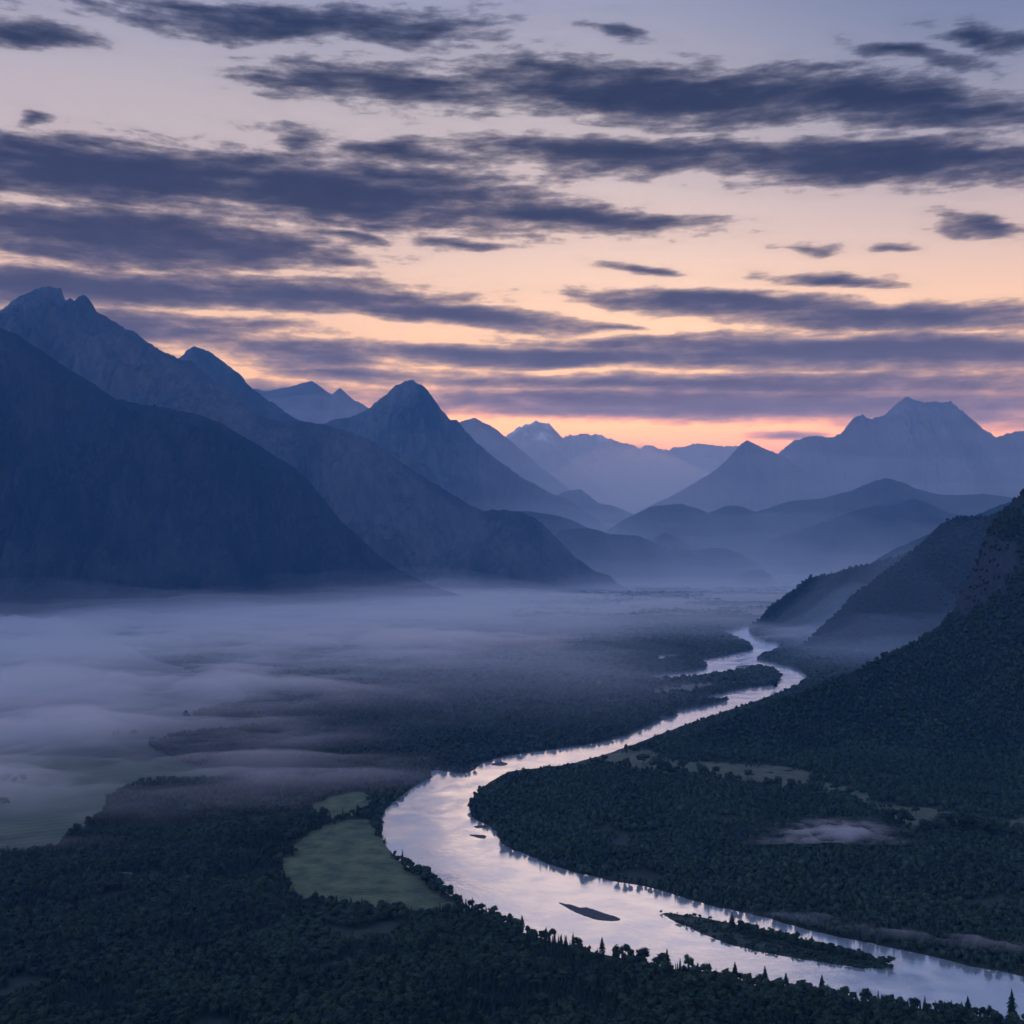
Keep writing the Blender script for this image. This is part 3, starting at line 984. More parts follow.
def forest(name, label, P, Z, H, W, variants, mat, smooth=False):
    """one object holding a wood nobody could count"""
    n = len(P)
    pick = rng.integers(0, len(variants), n)
    Vs, Fs, Ts, off = [], [], [], 0
    tone = np.clip(rng.normal(0.5, 0.28, n), 0, 1)
    rot = rng.uniform(0, 2 * math.pi, n)
    for k, (v, f) in enumerate(variants):
        m = np.where(pick == k)[0]
        if not len(m):
            continue
        c, s = np.cos(rot[m])[:, None], np.sin(rot[m])[:, None]
        hw = (H[m] * W[m])[:, None]
        x = (v[None, :, 0] * c - v[None, :, 1] * s) * hw + P[m, 0][:, None]
        y = (v[None, :, 0] * s + v[None, :, 1] * c) * hw + P[m, 1][:, None]
        z = v[None, :, 2] * H[m][:, None] + Z[m][:, None]
        Vs.append(np.stack([x, y, z], -1).reshape(-1, 3))
        Fs.append((f[None] + (np.arange(len(m)) * len(v))[:, None, None]).reshape(-1, 3) + off)
        off += len(m) * len(v)
        Ts.append(np.repeat(tone[m], len(v)))
    me = mesh_np(name, np.concatenate(Vs), np.concatenate(Fs), mat, smooth)
    at = me.attributes.new('tone', 'FLOAT', 'POINT')
    at.data.foreach_set('value', np.concatenate(Ts).astype(np.float32))
    o = obj(name, me)
    tag(o, label, 'forest', None, 'stuff')
    print(name, n, 'trees', sum(len(f) for f in Fs), 'tris')
    return o


LOD1 = [broad_crown(300 + i, 120, 1, 4) for i in range(6)] 
LOD1c = [conifer_crown(320 + i, 9, 6) for i in range(3)]
LOD2 = [join([(lambda v, f: (v * [0.31, 0.31, 0.38] * (1 + 0.34 * np.random.default_rng(i).normal(size=(len(v), 1))).clip(.6, 1.4) + [0, 0, 0.56], f))(*ico(1)), broad_crown(340 + i, 40, 0, 3)]) for i in range(6)]
LOD2c = [conifer_crown(330 + i, 6, 5) for i in range(3)]
LOD3 = []
for i in range(6):
    v, f = ico(1)
    LOD3.append((v * [0.4, 0.4, 0.45] * (1 + 0.3 * np.random.default_rng(50 + i).normal(size=(len(v), 1))).clip(.55, 1.5) + [0, 0, 0.55], f))
LOD3c = [conifer_crown(360 + i, 4, 5) for i in range(3)]


def hw(P, lo, hi, wlo=0.9, whi=1.35):
    n = len(P)
    big = 0.5 + 0.5 * fbm(P[:, 0] / 90, P[:, 1] / 90, 3, 95)
    H = lo + (hi - lo) * np.clip(0.15 + 0.75 * (big - 0.25) + rng.normal(0.15, 0.27, n), 0, 1.25)
    return H, rng.uniform(wlo, whi, n)


# near bank
P = keep_forest(jitter_grid(1130, 2320, 7.5, 0.62))
px, py = to_px(P[:, 0], P[:, 1], 0.0)
# which side of the river: the inner bank has its own object
def inner_side(P):
    px, py = to_px(P[:, 0], P[:, 1], 0.0)
    poly = RIVER_R[:26] + [(700, 716), (800, 690), (1400, 690), (1400, 1080)]
    return inside(poly, px, py)


inn = inner_side(P)
A = P[~inn]
A = A[np.argsort(A[:, 1])]
vis = np.abs(A[:, 0]) < A[:, 1] * 0.435
top_py = to_px(A[:, 0], A[:, 1], 14.0)[1]
front = np.where(vis & (top_py < 1024))[0][:max(0, 292 - N_TREES)]
con = fbm(A[:, 0] / 120, A[:, 1] / 120, 3, 97) + rng.uniform(-.3, .3, len(A)) > 0.16
HA, WA = hw(A, 8, 18.5)
for q in front:
    k = 'conifer' if con[q] else 'broadleaf'
    lab, grp = (('pointed dark conifer in the frontmost rows of the near-bank forest', 'conifers in the frontmost forest rows') if con[q]
                else ('dark leafy tree in the frontmost rows of the near-bank forest', 'leafy trees in the frontmost forest rows'))
    tree(k, int(rng.integers(0, 3 if con[q] else 5)), (A[q, 0], A[q, 1], 0), HA[q] * (1.15 if con[q] else 1), (0.95 if con[q] else WA[q]), rng.uniform(0, 6.28), lab, grp)
rest = np.ones(len(A), bool)
rest[front] = False
m = rest & ~con
forest('forest', 'dense leafy forest covering the near river bank', A[m], np.zeros(m.sum()), HA[m], WA[m], LOD1, M_LEAF)
m = rest & con
forest('conifer_forest', 'scattered pointed conifers in the near-bank forest', A[m], np.zeros(m.sum()), HA[m] * 1.18, WA[m] * 0.8, LOD1c, M_NEEDLE)

B = np.concatenate([P[inn], (lambda Q: Q[inner_side(Q)])(keep_forest(jitter_grid(2320, 4500, 8.0)))])
H_, W_ = hw(B, 7, 16, 0.75, 1.2)
forest('forest', 'dark forest on the inner bank inside the river bend', B, np.zeros(len(B)), H_, W_, LOD2 + LOD2c, M_LEAF)

Q = keep_forest(jitter_grid(2320, 4300, 10.5))
Q = Q[~inner_side(Q)]
H_, W_ = hw(Q, 10, 18)
forest('forest', 'dim forest plain beyond the river bend', Q, np.zeros(len(Q)), H_, W_, LOD2 + LOD2c, M_WOODS)
Q = keep_forest(jitter_grid(4300, 8200, 19))
Q = Q[~inner_side(Q)]
H_, W_ = hw(Q, 12, 20, 1.2, 1.9)
forest('forest', 'far hazy forest along the upper river', Q, np.zeros(len(Q)), H_, W_, LOD3, M_WOODS)
# low scrub on the long island
bx0, by0 = ground(np.array(ISLAND)[:, 0], np.array(ISLAND)[:, 1])
Q = np.c_[rng.uniform(bx0.min(), bx0.max(), 9000), rng.uniform(by0.min(), by0.max(), 9000)]
qx, qy = to_px(Q[:, 0], Q[:, 1], 0.0)
Q = Q[inside(island_px, qx, qy) & (fbm(Q[:, 0] / 16, Q[:, 1] / 16, 3, 98) + 0.0022 * (qx - 770) > rng.uniform(-0.25, 0.3, len(Q)))]
forest('undergrowth', 'low scrub covering the long river island', Q, np.full(len(Q), 0.7), rng.uniform(1.2, 4.2, len(Q)), rng.uniform(1.2, 2.2, len(Q)), LOD2, M_LEAF)
# woodland belts on the far plain
Q = jitter_grid(8200, 16500, 52)
Q = Q[fbm(Q[:, 0] / 900, Q[:, 1] / 500, 4, 99) > 0.06]
H_, W_ = hw(Q, 16, 28, 1.6, 2.6)
forest('forest', 'faint woodland belts on the far valley plain', Q, np.zeros(len(Q)), H_, W_, LOD3, M_WOODS)


def slope_wood(K, step, label, variants, hlo, hhi, xmax=None, cliff=None):
    x0, x1 = K.xs[0], K.xs[-1] if xmax is None else xmax
    y0 = (K.ys - K.wf).min()
    y1 = K.ys.max() + 260
    xs = np.arange(x0, x1, step)
    ys = np.arange(y0, y1, step)
    gx, gy = np.meshgrid(xs, ys)
    P = np.c_[gx.ravel() + rng.uniform(-.48, .48, gx.size) * step, gy.ravel() + rng.uniform(-.48, .48, gx.size) * step]
    z = K.z_at(P[:, 0], P[:, 1])
    yr = np.interp(P[:, 0], K.xs, K.ys)
    ok = (z > 0) & (P[:, 1] < yr + np.where(np.interp(P[:, 0], K.xs, K.h) < 130, 200, 25)) & (P[:, 0] < 0.53 * P[:, 1])
    px, py = to_px(P[:, 0], P[:, 1], z)
    for e in EXCL:
        ok &= ~inside(e, px, py)
    ok &= ~inside(river_px, *to_px(P[:, 0], P[:, 1], z + 3.0))
    if cliff is not None:
        c = inside(cliff, px + fbm(P[:, 0] / 40, z / 40, 3, 5) * 22, py + fbm(P[:, 0] / 40, z / 40, 3, 6) * 22)
        ok &= ~(c & (rng.uniform(size=len(P)) < 0.80))
    ok &= fbm(P[:, 0] / 110, P[:, 1] / 110, 4, 92) < 0.40
    P, z = P[ok], z[ok]
    H, W = hw(P, hlo, hhi)
    forest('forest', label, P, z - 1.0, H, W, variants, M_LEAF if K is K3 else M_WOODS)


slope_wood(K3, 7.4, 'dark forest clothing the nearest right-hand mountainside', LOD2 + LOD2c, 7, 16.5, cliff=CLIFF)
slope_wood(K2, 11.5, 'forest on the steep shoulder behind the nearest slope', LOD3 + LOD3c, 9, 18)
slope_wood(K1, 13, 'forest on the low spur beside the far river bend', LOD3 + LOD3c, 9, 18)

# ------------------------------------------------------------------ haze and mist
def box(name, lo, hi, mat):
    x0, y0, z0 = lo
    x1, y1, z1 = hi
    V = np.array([(x0, y0, z0), (x1, y0, z0), (x1, y1, z0), (x0, y1, z0), (x0, y0, z1), (x1, y0, z1), (x1, y1, z1), (x0, y1, z1)], float)
    Fq = np.array([(0, 3, 2, 1), (4, 5, 6, 7), (0, 1, 5, 4), (1, 2, 6, 5), (2, 3, 7, 6), (3, 0, 4, 7)])
    return obj(name, mesh_np(name, V, Fq, mat, False))


tag(box('haze', (-47000, -6000, -25), (47000, 48000, 3350), volume_mat('haze_air', (0.15, 0.48, 1.0), 2.6e-5, 0.2)), 'thin blue haze filling the whole valley', 'haze', None, 'stuff')


def blanket(name, label, xs, ys, thick, mat, z0=1.0, tmin=0.25):
    """closed body of mist: flat underside, billowing top; thins to nothing at its rim"""
    ok = thick > tmin
    nr, nc = thick.shape
    X, Yg = np.meshgrid(xs, ys)
    t = np.where(ok, thick - tmin, 0.0)
    cell = ok[:-1, :-1] | ok[1:, :-1] | ok[:-1, 1:] | ok[1:, 1:]
    i = (np.arange(nr - 1)[:, None] * nc + np.arange(nc - 1)[None, :])[cell]
    top = np.stack([i, i + 1, i + nc + 1, i + nc], 1)
    # bottom vertices are separate only where there is thickness
    N = nr * nc
    bi = np.where(t.ravel() > 0, np.arange(N) + N, np.arange(N))
    bot = bi[top][:, ::-1]
    V = np.concatenate([np.stack([X, Yg, z0 + t], -1).reshape(-1, 3), np.stack([X, Yg, np.full_like(t, z0)], -1).reshape(-1, 3)])
    Fq = np.concatenate([top, bot])
    used = np.unique(Fq)
    mp = np.zeros(2 * N, np.int64)
    mp[used] = np.arange(len(used))
    o = obj(name, mesh_np(name, V[used], mp[Fq], mat, False))
    return tag(o, label, 'mist', None, 'stuff')


def blobs(px, py, L):
    """sum of soft streaks given as (x0, y0, x1, y1, half thickness, amount) in picture terms of the ground they lie on"""
    s = np.zeros_like(px)
    for x0, y0, x1, y1, hw_, a in L:
        dx, dy = x1 - x0, y1 - y0
        ln = math.hypot(dx, dy)
        u = ((px - x0) * dx + (py - y0) * dy) / ln / ln * 2 - 1
        v = (-(px - x0) * dy + (py - y0) * dx) / ln / hw_
        r = np.abs(u) ** 2.4 + v * v
        s = s + a * np.exp(-1.6 * r)
    return s


# the ground mist over the left fields, thin sheets reaching toward the river
BANK = [(-420, 640, 400, 640, 30, 1.0), (150, 622, 680, 614, 10, 0.6), (200, 645, 600, 650, 20, 0.4), (120, 690, 460, 690, 22, 0.42), (150, 745, 380, 742, 12, 0.4), (200, 790, 440, 785, 18, 0.32), (-300, 615, 420, 612, 9, 0.55), (-300, 690, 260, 690, 30, 0.85), (-200, 758, 200, 745, 36, 1.25), (120, 770, 430, 768, 10, 0.6),
        (-200, 806, 130, 796, 24, 0.95), (250, 655, 560, 640, 9, 0.4), (150, 700, 330, 690, 8, 0.35), (130, 735, 330, 726, 7, 0.45), (90, 815, 330, 795, 16, 0.28), (380, 600, 620, 597, 5, 0.5)]
xs = np.linspace(-4200, 1500, 760)
ys = np.linspace(2050, 11800, 1000)
X, Yg = np.meshgrid(xs, ys)
px, py = to_px(X, Yg, 0.0)
b = blobs(px, py, BANK)
wx = fbm(X / 900, Yg / 900, 3, 201) * 260
n1 = fbm((X + wx) / 520, (Yg + wx) / 620, 6, 202, 0.55)
n2 = fbm(X / 1600, Yg / 1100, 4, 203)
n3 = fbm(X / 260 + wx / 300, Yg / 300, 5, 204, 0.55)
t = 52 * np.maximum(0, b * (0.50 + 1.35 * n2 + 1.6 * n1 + 0.8 * n3 + 0.25 * b) - 0.015) ** 1.25
t *= 0.75 + 0.25 * smooth01((Yg - 2000) / 3500)
M_MIST = volume_mat('ground_mist', (1.0, 0.93, 0.95), 0.0056, 0.6)
blanket('mist', 'pale mauve mist bank spread over the left fields', xs, ys, np.clip(t, 0, 95), M_MIST, z0=20.0, tmin=0.03)

# even shallow mist lying on the left fields
b = blobs(px, py, [(-300, 700, 170, 690, 40, 0.9), (-300, 765, 170, 750, 40, 1.0), (-300, 815, 90, 800, 26, 0.6), (-200, 650, 300, 650, 26, 0.7)])
t = 17 * np.maximum(0, b * (0.95 + 0.8 * n1 + 0.4 * n2) - 0.03)
blanket('mist', 'even shallow mist lying on the left fields', xs, ys, np.clip(t, 0, 30), volume_mat('field_mist', (1.0, 0.94, 0.95), 0.0055, 0.6), z0=2.2, tmin=0.03)

# thinner sheet drifting over the treetops beside it
xs = np.linspace(-2600, 900, 420)
ys = np.linspace(1950, 7600, 620)
X, Yg = np.meshgrid(xs, ys)
px, py = to_px(X, Yg, 25.0)
b = blobs(px, py, [(60, 700, 420, 690, 20, 0.75), (90, 745, 400, 735, 16, 0.75), (110, 775, 460, 772, 10, 0.9), (60, 812, 330, 800, 16, 0.7), (-60, 846, 130, 838, 9, 0.4), (150, 660, 520, 655, 16, 0.6), (380, 720, 560, 715, 9, 0.25)])
n1 = fbm(X / 420, Yg / 460, 6, 206, 0.55)
n2 = fbm(X / 1100, Yg / 420, 4, 207)
t = 24 * np.maximum(0, b * (0.7 + 1.3 * n1 + 0.9 * n2)) ** 1.6
blanket('mist', 'thin mist sheet drifting over treetops beside the left bank of mist', xs, ys, np.clip(t, 0, 50), volume_mat('treetop_mist', (1.0, 0.94, 0.97), 0.0052, 0.5), z0=22.0, tmin=0.05)

# thin veil over the whole mid plain
for k, (lab, th, dens) in enumerate((('thin veil of mist over the middle of the valley', 45, 0.0016), ('higher fainter veil over the middle of the valley', 105, 0.0005))):
    xs = np.linspace(-3600, 3600, 300)
    ys = np.linspace(2500, 12500, 420)
    X, Yg = np.meshgrid(xs, ys)
    e = smooth01((Yg - 2500) / 2500) * smooth01((12500 - Yg) / 2500) * smooth01((3600 - np.abs(X)) / 900)
    e = e * (1 - 0.75 * smooth01((X - 150) / 700) * smooth01((7200 - Yg) / 1500))
    t = th * e * np.clip(0.75 + 0.9 * fbm(X / 1500, Yg / 1300, 5, 211 + k), 0.0, 2)
    blanket('mist', lab, xs, ys, t, volume_mat('veil_mist', (0.90, 0.93, 1.0), dens, 0.4), z0=1.5 + 0.05 * k)

# mist lingering against the spurs of the right bank
for k, (lab, th, dens) in enumerate((('blue mist at the foot of the right-bank spurs', 90, 0.0009), ('thin mist on the lower right-bank spurs', 230, 0.0004), ('blue mist hanging against the wooded right-bank spurs', 480, 0.00016))):
    xs = np.linspace(500, 5200, 150)
    ys = np.linspace(4300, 9500, 150)
    X, Yg = np.meshgrid(xs, ys)
    e = smooth01((Yg - 4400) / 1500) * smooth01((9400 - Yg) / 2200) * smooth01((X - 0.19 * Yg) / 700) * smooth01((5100 - X) / 1200)
    t = th * e * (1 + 0.8 * fbm(X / 500, Yg / 500, 5, 217 + k))
    blanket('mist', lab, xs, ys, t, volume_mat('spur_mist', (0.70, 0.82, 1.0), dens, 0.3), z0=1.35 + 0.05 * k)

# soft layers, each thinner with height, so the feet of the mountains fade
LAYERS = [('low haze over the far plain', 9300, 30000, 17000, 150, 0.0005), ('shallow haze at the feet of the far hills', 9700, 31000, 17000, 280, 0.00026),
          ('haze among the lower far hills', 9900, 32000, 17000, 450, 0.00026), ('deep haze around the far mountains', 10000, 33000, 17000, 700, 0.0002),
          ('deeper haze between the far ranges', 10000, 33000, 17000, 1050, 0.00012), ('high thin haze among the far mountains', 11000, 34000, 17000, 1400, 0.00005), ('higher thin haze among the far mountains', 11200, 34000, 17000, 1800, 0.00005), ('very high thin haze among the far mountains', 11400, 34000, 17000, 2250, 0.00005), ('highest thin haze veiling the far summits', 11600, 34500, 17000, 2800, 0.00006)]
for k, (lab, y0, y1, xw, th, dens) in enumerate(LAYERS):
    xs = np.linspace(-xw, xw, 240)
    ys = np.linspace(y0, y1, 240)
    X, Yg = np.meshgrid(xs, ys)
    e = smooth01((Yg - y0) / 7000) * smooth01((y1 - Yg) / 3000) * smooth01((xw - np.abs(X)) / 3000)
    t = th * e * (1 + (0.7 if th < 600 else 0.35 if th < 1300 else 0.16) * fbm(X / 3000, Yg / 3000, 5, 221 + k))
    blanket('mist', lab, xs, ys, t, volume_mat('valley_haze', (0.86, 0.86, 0.96), dens, 0.3), z0=1.2 + 0.05 * k)
for k, (lab, th, dens) in enumerate((('mist along the foot of the huge dark mountain', 65, 0.0009), ('thin mist climbing the foot of the huge dark mountain', 130, 0.00032), ('faint mist on the lower flank of the huge dark mountain', 230, 0.00014))):
    xs = np.linspace(-6500, 1500, 200)
    ys = np.linspace(5600, 12500, 200)
    X, Yg = np.meshgrid(xs, ys)
    e = smooth01((Yg - 5700) / 1600) * smooth01((12400 - Yg) / 2500) * smooth01((1400 - X) / 1800) * smooth01((X + 6400) / 800)
    t = th * e * (1 + 0.8 * fbm(X / 1300, Yg / 1300, 5, 231 + k))
    blanket('mist', lab, xs, ys, t, volume_mat('foot_mist', (0.86, 0.88, 0.97), dens, 0.4), z0=1.6 + 0.05 * k)

# haze added before the snowy peaks, the dawn glow put into its warm colour
xs = np.linspace(-7000, 12000, 160)
ys = np.linspace(18000, 30000, 120)
X, Yg = np.meshgrid(xs, ys)
hx, _ = at_y(640, 500, 1.0)
e = smooth01((Yg - 18200) / 4500) * smooth01((29800 - Yg) / 3000) * np.exp(-((X / Yg - hx) / 0.13) ** 2)
for k, (lab, th, dens) in enumerate((('pink dawn haze in the gap at the head of the valley', 900, 0.0005), ('paler dawn haze rising in the gap at the head of the valley', 1500, 0.00036), ('thin dawn haze high in the gap at the head of the valley', 2300, 0.00036))):
    t = th * e * (1 + 0.25 * fbm(X / 2500, Yg / 2500, 4, 251 + k))
    blanket('mist', lab, xs, ys, np.where(e > 0.01, t, 0), volume_mat('dawn_tinted_haze', (1.0, 0.64, 0.42), dens, 0.7), z0=1.7 + 0.05 * k)

# streaks of mist on the far plain
xs = np.linspace(-2500, 5200, 420)
ys = np.linspace(7600, 17500, 420)
X, Yg = np.meshgrid(xs, ys)
px, py = to_px(X, Yg, 0.0)
b = blobs(px, py, [(480, 589, 800, 584, 4, 0.8), (560, 604, 760, 600, 4, 0.5), (620, 578, 740, 573, 2.5, 0.8), (700, 590, 900, 590, 5, 0.6), (500, 580, 600, 578, 2.5, 0.5)])
t = 60 * (b * (1 + 0.8 * fbm(X / 800, Yg / 1500, 5, 231)) - 0.12)
blanket('mist', 'thin bright mist streaks on the far plain', xs, ys, np.clip(t, 0, 90), volume_mat('streak_mist', (0.95, 0.95, 1.0), 0.0028, 0.5), z0=2.5)

# little wisps above the inner-bank forest
for lab, L, amp, z0, sd, dens, cap in (
        ('small pale wisp of mist over the inner-bank forest', [(785, 836, 880, 830, 11, 1.0), (800, 826, 860, 834, 9, 0.6), (750, 842, 910, 838, 17, 0.6)], 12, 24, 241, 0.024, 14.0),
        ('long thin mist streak along the lower right bank', [(690, 915, 880, 918, 6, 0.5), (830, 925, 1060, 952, 6, 0.9), (960, 940, 1120, 960, 5, 0.6)], 10, 22, 242, 0.016, 9.0),
        ('thin mist band across the low spur at the far bend', [(730, 640, 850, 634, 4, 0.8), (765, 631, 830, 628, 3, 0.8)], 26, 60, 243, 0.003, 20.0)):
    P = np.array(L)
    cx0, cx1 = min(P[:, 0].min(), P[:, 2].min()) - 60, max(P[:, 0].max(), P[:, 2].max()) + 60
    cy0, cy1 = min(P[:, 1].min(), P[:, 3].min()) - 18, max(P[:, 1].max(), P[:, 3].max()) + 18
    x_a, y_a = ground([cx0, cx1, cx0, cx1], [cy0, cy0, cy1, cy1])
    xs = np.linspace(x_a.min(), x_a.max(), 220)
    ys = np.linspace(y_a.min(), y_a.max(), 220)
    X, Yg = np.meshgrid(xs, ys)
    px, py = to_px(X, Yg, z0)
    sc = (ys[-1] - ys[0]) / 7
    b = blobs(px, py, L)
    n1 = fbm(X / sc, Yg / sc, 6, sd, 0.6)
    tw = amp * np.maximum(0, b * (0.6 + 1.7 * n1)) ** 1.4
    blanket('mist', lab, xs, ys, cap * np.tanh(tw / cap), volume_mat('wisp_mist', (0.97, 0.95, 1.0), dens, 0.5), z0=float(z0), tmin=0.05)

# ------------------------------------------------------------------ sky
SUN_AZ, SUN_EL = sky_deg(650, 310)
W = bpy.data.worlds.new('World')
S.world = W
W.use_nodes = True
nd, lk = W.node_tree.nodes, W.node_tree.links
nd.clear()


def mth(op, a, b=None, c=None, clamp=False):
    n = nd.new('ShaderNodeMath')
    n.operation = op
    n.use_clamp = clamp
    for k, v in enumerate((a, b, c)):
        if v is None:
            continue
        if isinstance(v, (int, float)):
            n.inputs[k].default_value = v
        else:
            lk.new(v, n.inputs[k])
    return n.outputs[0]


def mixc(f, a, b, blend='MIX'):
    n = nd.new('ShaderNodeMix')
    n.data_type = 'RGBA'
    n.blend_type = blend
    n.clamp_factor = True
    for s, v in ((n.inputs['Factor'], f), (n.inputs[6], a), (n.inputs[7], b)):
        if isinstance(v, (int, float)):
            s.default_value = v
        elif isinstance(v, tuple):
            s.default_value = (*v, 1)
        else:
            lk.new(v, s)
    return n.outputs[2]


def srange(x, a, b, lo=0.0, hi=1.0):
    n = nd.new('ShaderNodeMapRange')
    n.interpolation_type = 'SMOOTHSTEP'
    n.inputs['From Min'].default_value = a
    n.inputs['From Max'].default_value = b
    n.inputs['To Min'].default_value = lo
    n.inputs['To Max'].default_value = hi
    lk.new(x, n.inputs['Value'])
    return n.outputs[0]


def lin(r, g, b):
    f = lambda c: (c / 255 / 12.92) if c <= 10 else ((c / 255 + 0.055) / 1.055) ** 2.4
    return (f(r), f(g), f(b))


tc = nd.new('ShaderNodeTexCoord')
sep = nd.new('ShaderNodeSeparateXYZ')
lk.new(tc.outputs['Generated'], sep.inputs[0])
az = mth('MULTIPLY', mth('ARCTAN2', sep.outputs['X'], sep.outputs['Y']), 57.29578)
el = mth('MULTIPLY', mth('ARCSINE', sep.outputs['Z']), 57.29578)
cmb = nd.new('ShaderNodeCombineXYZ')
lk.new(az, cmb.inputs[0])
lk.new(el, cmb.inputs[1])
AE = cmb.outputs[0]

# clear sky: colours by elevation on the dawn side, unseen blue fill overhead and behind
SKY = [(0.0, (255, 190, 118)), (4.6, (252, 196, 130)), (7.5, (244, 194, 146)), (10.5, (232, 192, 160)), (13.5, (208, 182, 172)), (16.5, (186, 171, 174)), (20.0, (172, 164, 172)), (24.0, (142, 144, 168)), (30.0, (118, 138, 188)), (45.0, (132, 158, 220)), (90.0, (122, 154, 224))]
GAIN = 1.0
rs = ramp(nd, [(e / 90.0, [c * GAIN for c in lin(*col)]) for e, col in SKY])
lk.new(mth('DIVIDE', el, 90.0, clamp=True), rs.inputs['Fac'])
daz = mth('ABSOLUTE', mth('SUBTRACT', az, SUN_AZ))
away = srange(daz, 22, 120)
rb = ramp(nd, [(0.0, lin(150, 148, 190)), (0.12, lin(142, 152, 205)), (0.5, lin(128, 156, 220)), (1.0, lin(122, 154, 224))])
lk.new(mth('DIVIDE', el, 90.0, clamp=True), rb.inputs['Fac'])
base = mixc(away, rs.outputs['Color'], rb.outputs['Color'])
# the unseen sky overhead and behind is brightened to light valley and mist
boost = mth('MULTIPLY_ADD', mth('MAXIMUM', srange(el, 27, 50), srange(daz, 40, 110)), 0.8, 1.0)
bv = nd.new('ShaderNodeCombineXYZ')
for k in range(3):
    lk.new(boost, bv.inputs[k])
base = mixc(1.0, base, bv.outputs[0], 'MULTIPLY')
glow = mth('MULTIPLY', srange(el, 4.2, 8.0, 1.0, 0.0), srange(daz, 4, 34, 1.0, 0.0))
gv = mixc(glow, (1.0, 1.0, 1.0), (2.5, 1.62, 1.1))
base = mixc(1.0, base, gv, 'MULTIPLY')
# the upper right of the clear sky is bluer
rt = mth('MULTIPLY', srange(el, 10, 26), srange(az, -2, 24))
base = mixc(mth('MULTIPLY', rt, 0.85), base, lin(80, 100, 140))
nish = nd.new('ShaderNodeTexSky')
nish.sky_type = 'NISHITA'
nish.sun_disc = False
nish.sun_elevation = math.radians(SUN_EL)
nish.sun_rotation = math.radians(SUN_AZ)
nish.altitude = 500
nish.air_density = 1.0
nish.dust_density = 1.5
nish.ozone_density = 2.0
nscale = mixc(1.0, nish.outputs[0], (0.10, 0.10, 0.10), 'MULTIPLY')
base = mixc(0.05, base, nscale)

# clouds: long streaks, each an ellipse in azimuth/elevation, broken up by noise
wn = nd.new('ShaderNodeTexNoise')
wn.noise_dimensions = '2D'
wm = nd.new('ShaderNodeMapping')
wm.inputs['Scale'].default_value = (0.10, 0.34, 1)
lk.new(AE, wm.inputs['Vector'])
lk.new(wm.outputs[0], wn.inputs['Vector'])
wn.inputs['Scale'].default_value = 1.0
wn.inputs['Detail'].default_value = 3
wsub = nd.new('ShaderNodeVectorMath')
wsub.operation = 'SUBTRACT'
lk.new(wn.outputs['Color'], wsub.inputs[0])
wsub.inputs[1].default_value = (0.5, 0.5, 0.5)
wmul = nd.new('ShaderNodeVectorMath')
wmul.operation = 'MULTIPLY'
lk.new(wsub.outputs[0], wmul.inputs[0])
wmul.inputs[1].default_value = (6.0, 1.7, 0)
wadd = nd.new('ShaderNodeVectorMath')
wadd.operation = 'ADD'
lk.new(AE, wadd.inputs[0])
wsc = nd.new('ShaderNodeVectorMath')
wsc.operation = 'SCALE'
lk.new(wmul.outputs[0], wsc.inputs[0])
lk.new(srange(el, 4, 15, 0.22, 1.0), wsc.inputs['Scale'])
lk.new(wsc.outputs[0], wadd.inputs[1])
WAE = wadd.outputs[0]

# (x0, y0, x1, y1, half thickness px, offset: >0 thinner)
CLOUDS = [
    (60, 4, 500, 22, 17, 0.0), (250, 18, 480, 40, 18, 0.35), (-60, 22, 90, 40, 14, 0.15), (230, 70, 560, 92, 25, 0.12),
    (470, 78, 860, 92, 25, -0.15), (640, 80, 1060, 112, 20, -0.1), (460, 147, 820, 153, 17, -0.1), (640, 153, 1100, 161, 18, -0.2),
    (840, 38, 1000, 70, 12, 0.3), (930, 34, 1070, 48, 16, 0.3), (545, 26, 695, 38, 9, 0.5), (4, 107, 48, 115, 13, 0.35),
    (-120, 165, 330, 178, 30, -0.25), (-60, 140, 150, 168, 17, 0.0), (180, 180, 520, 205, 29, -0.25), (420, 200, 700, 228, 17, -0.1), (225, 133, 345, 144, 17, 0.3), (315, 145, 485, 153, 14, 0.3), (330, 172, 480, 180, 14, 0.1),
    (-120, 222, 330, 244, 24, -0.2), (280, 228, 400, 244, 8, 0.1), (415, 243, 526, 250, 9, 0.3),
    (-150, 282, 320, 286, 20, -0.25), (150, 284, 440, 300, 19, -0.25), (340, 300, 560, 325, 12, -0.2), (-150, 322, 320, 330, 22, 0.0), (200, 352, 420, 362, 22, 0.1),
    (590, 298, 860, 308, 15, -0.1), (720, 312, 1100, 316, 14, -0.15), (735, 276, 905, 281, 14, 0.22), (920, 221, 1070, 233, 15, 0.2), (855, 247, 945, 249, 7, 0.4), (755, 244, 860, 250, 8, 0.45), (570, 260, 715, 276, 9, 0.5),
    (545, 325, 665, 326, 6, 0.4), (330, 350, 760, 354, 11, -0.25), (600, 347, 1140, 350, 17, -0.35), (380, 376, 1160, 381, 14, -0.1),
    (380, 396, 1160, 399, 16, -0.25), (440, 408, 840, 410, 9, 0.0), (-100, 392, 420, 396, 22, 0.0), (760, 410, 1120, 415, 20, 0.15), (730, 436, 860, 436, 8, 0.35), (230, 372, 460, 378, 16, 0.25), (-150, 360, 250, 370, 20, 0.35),
]
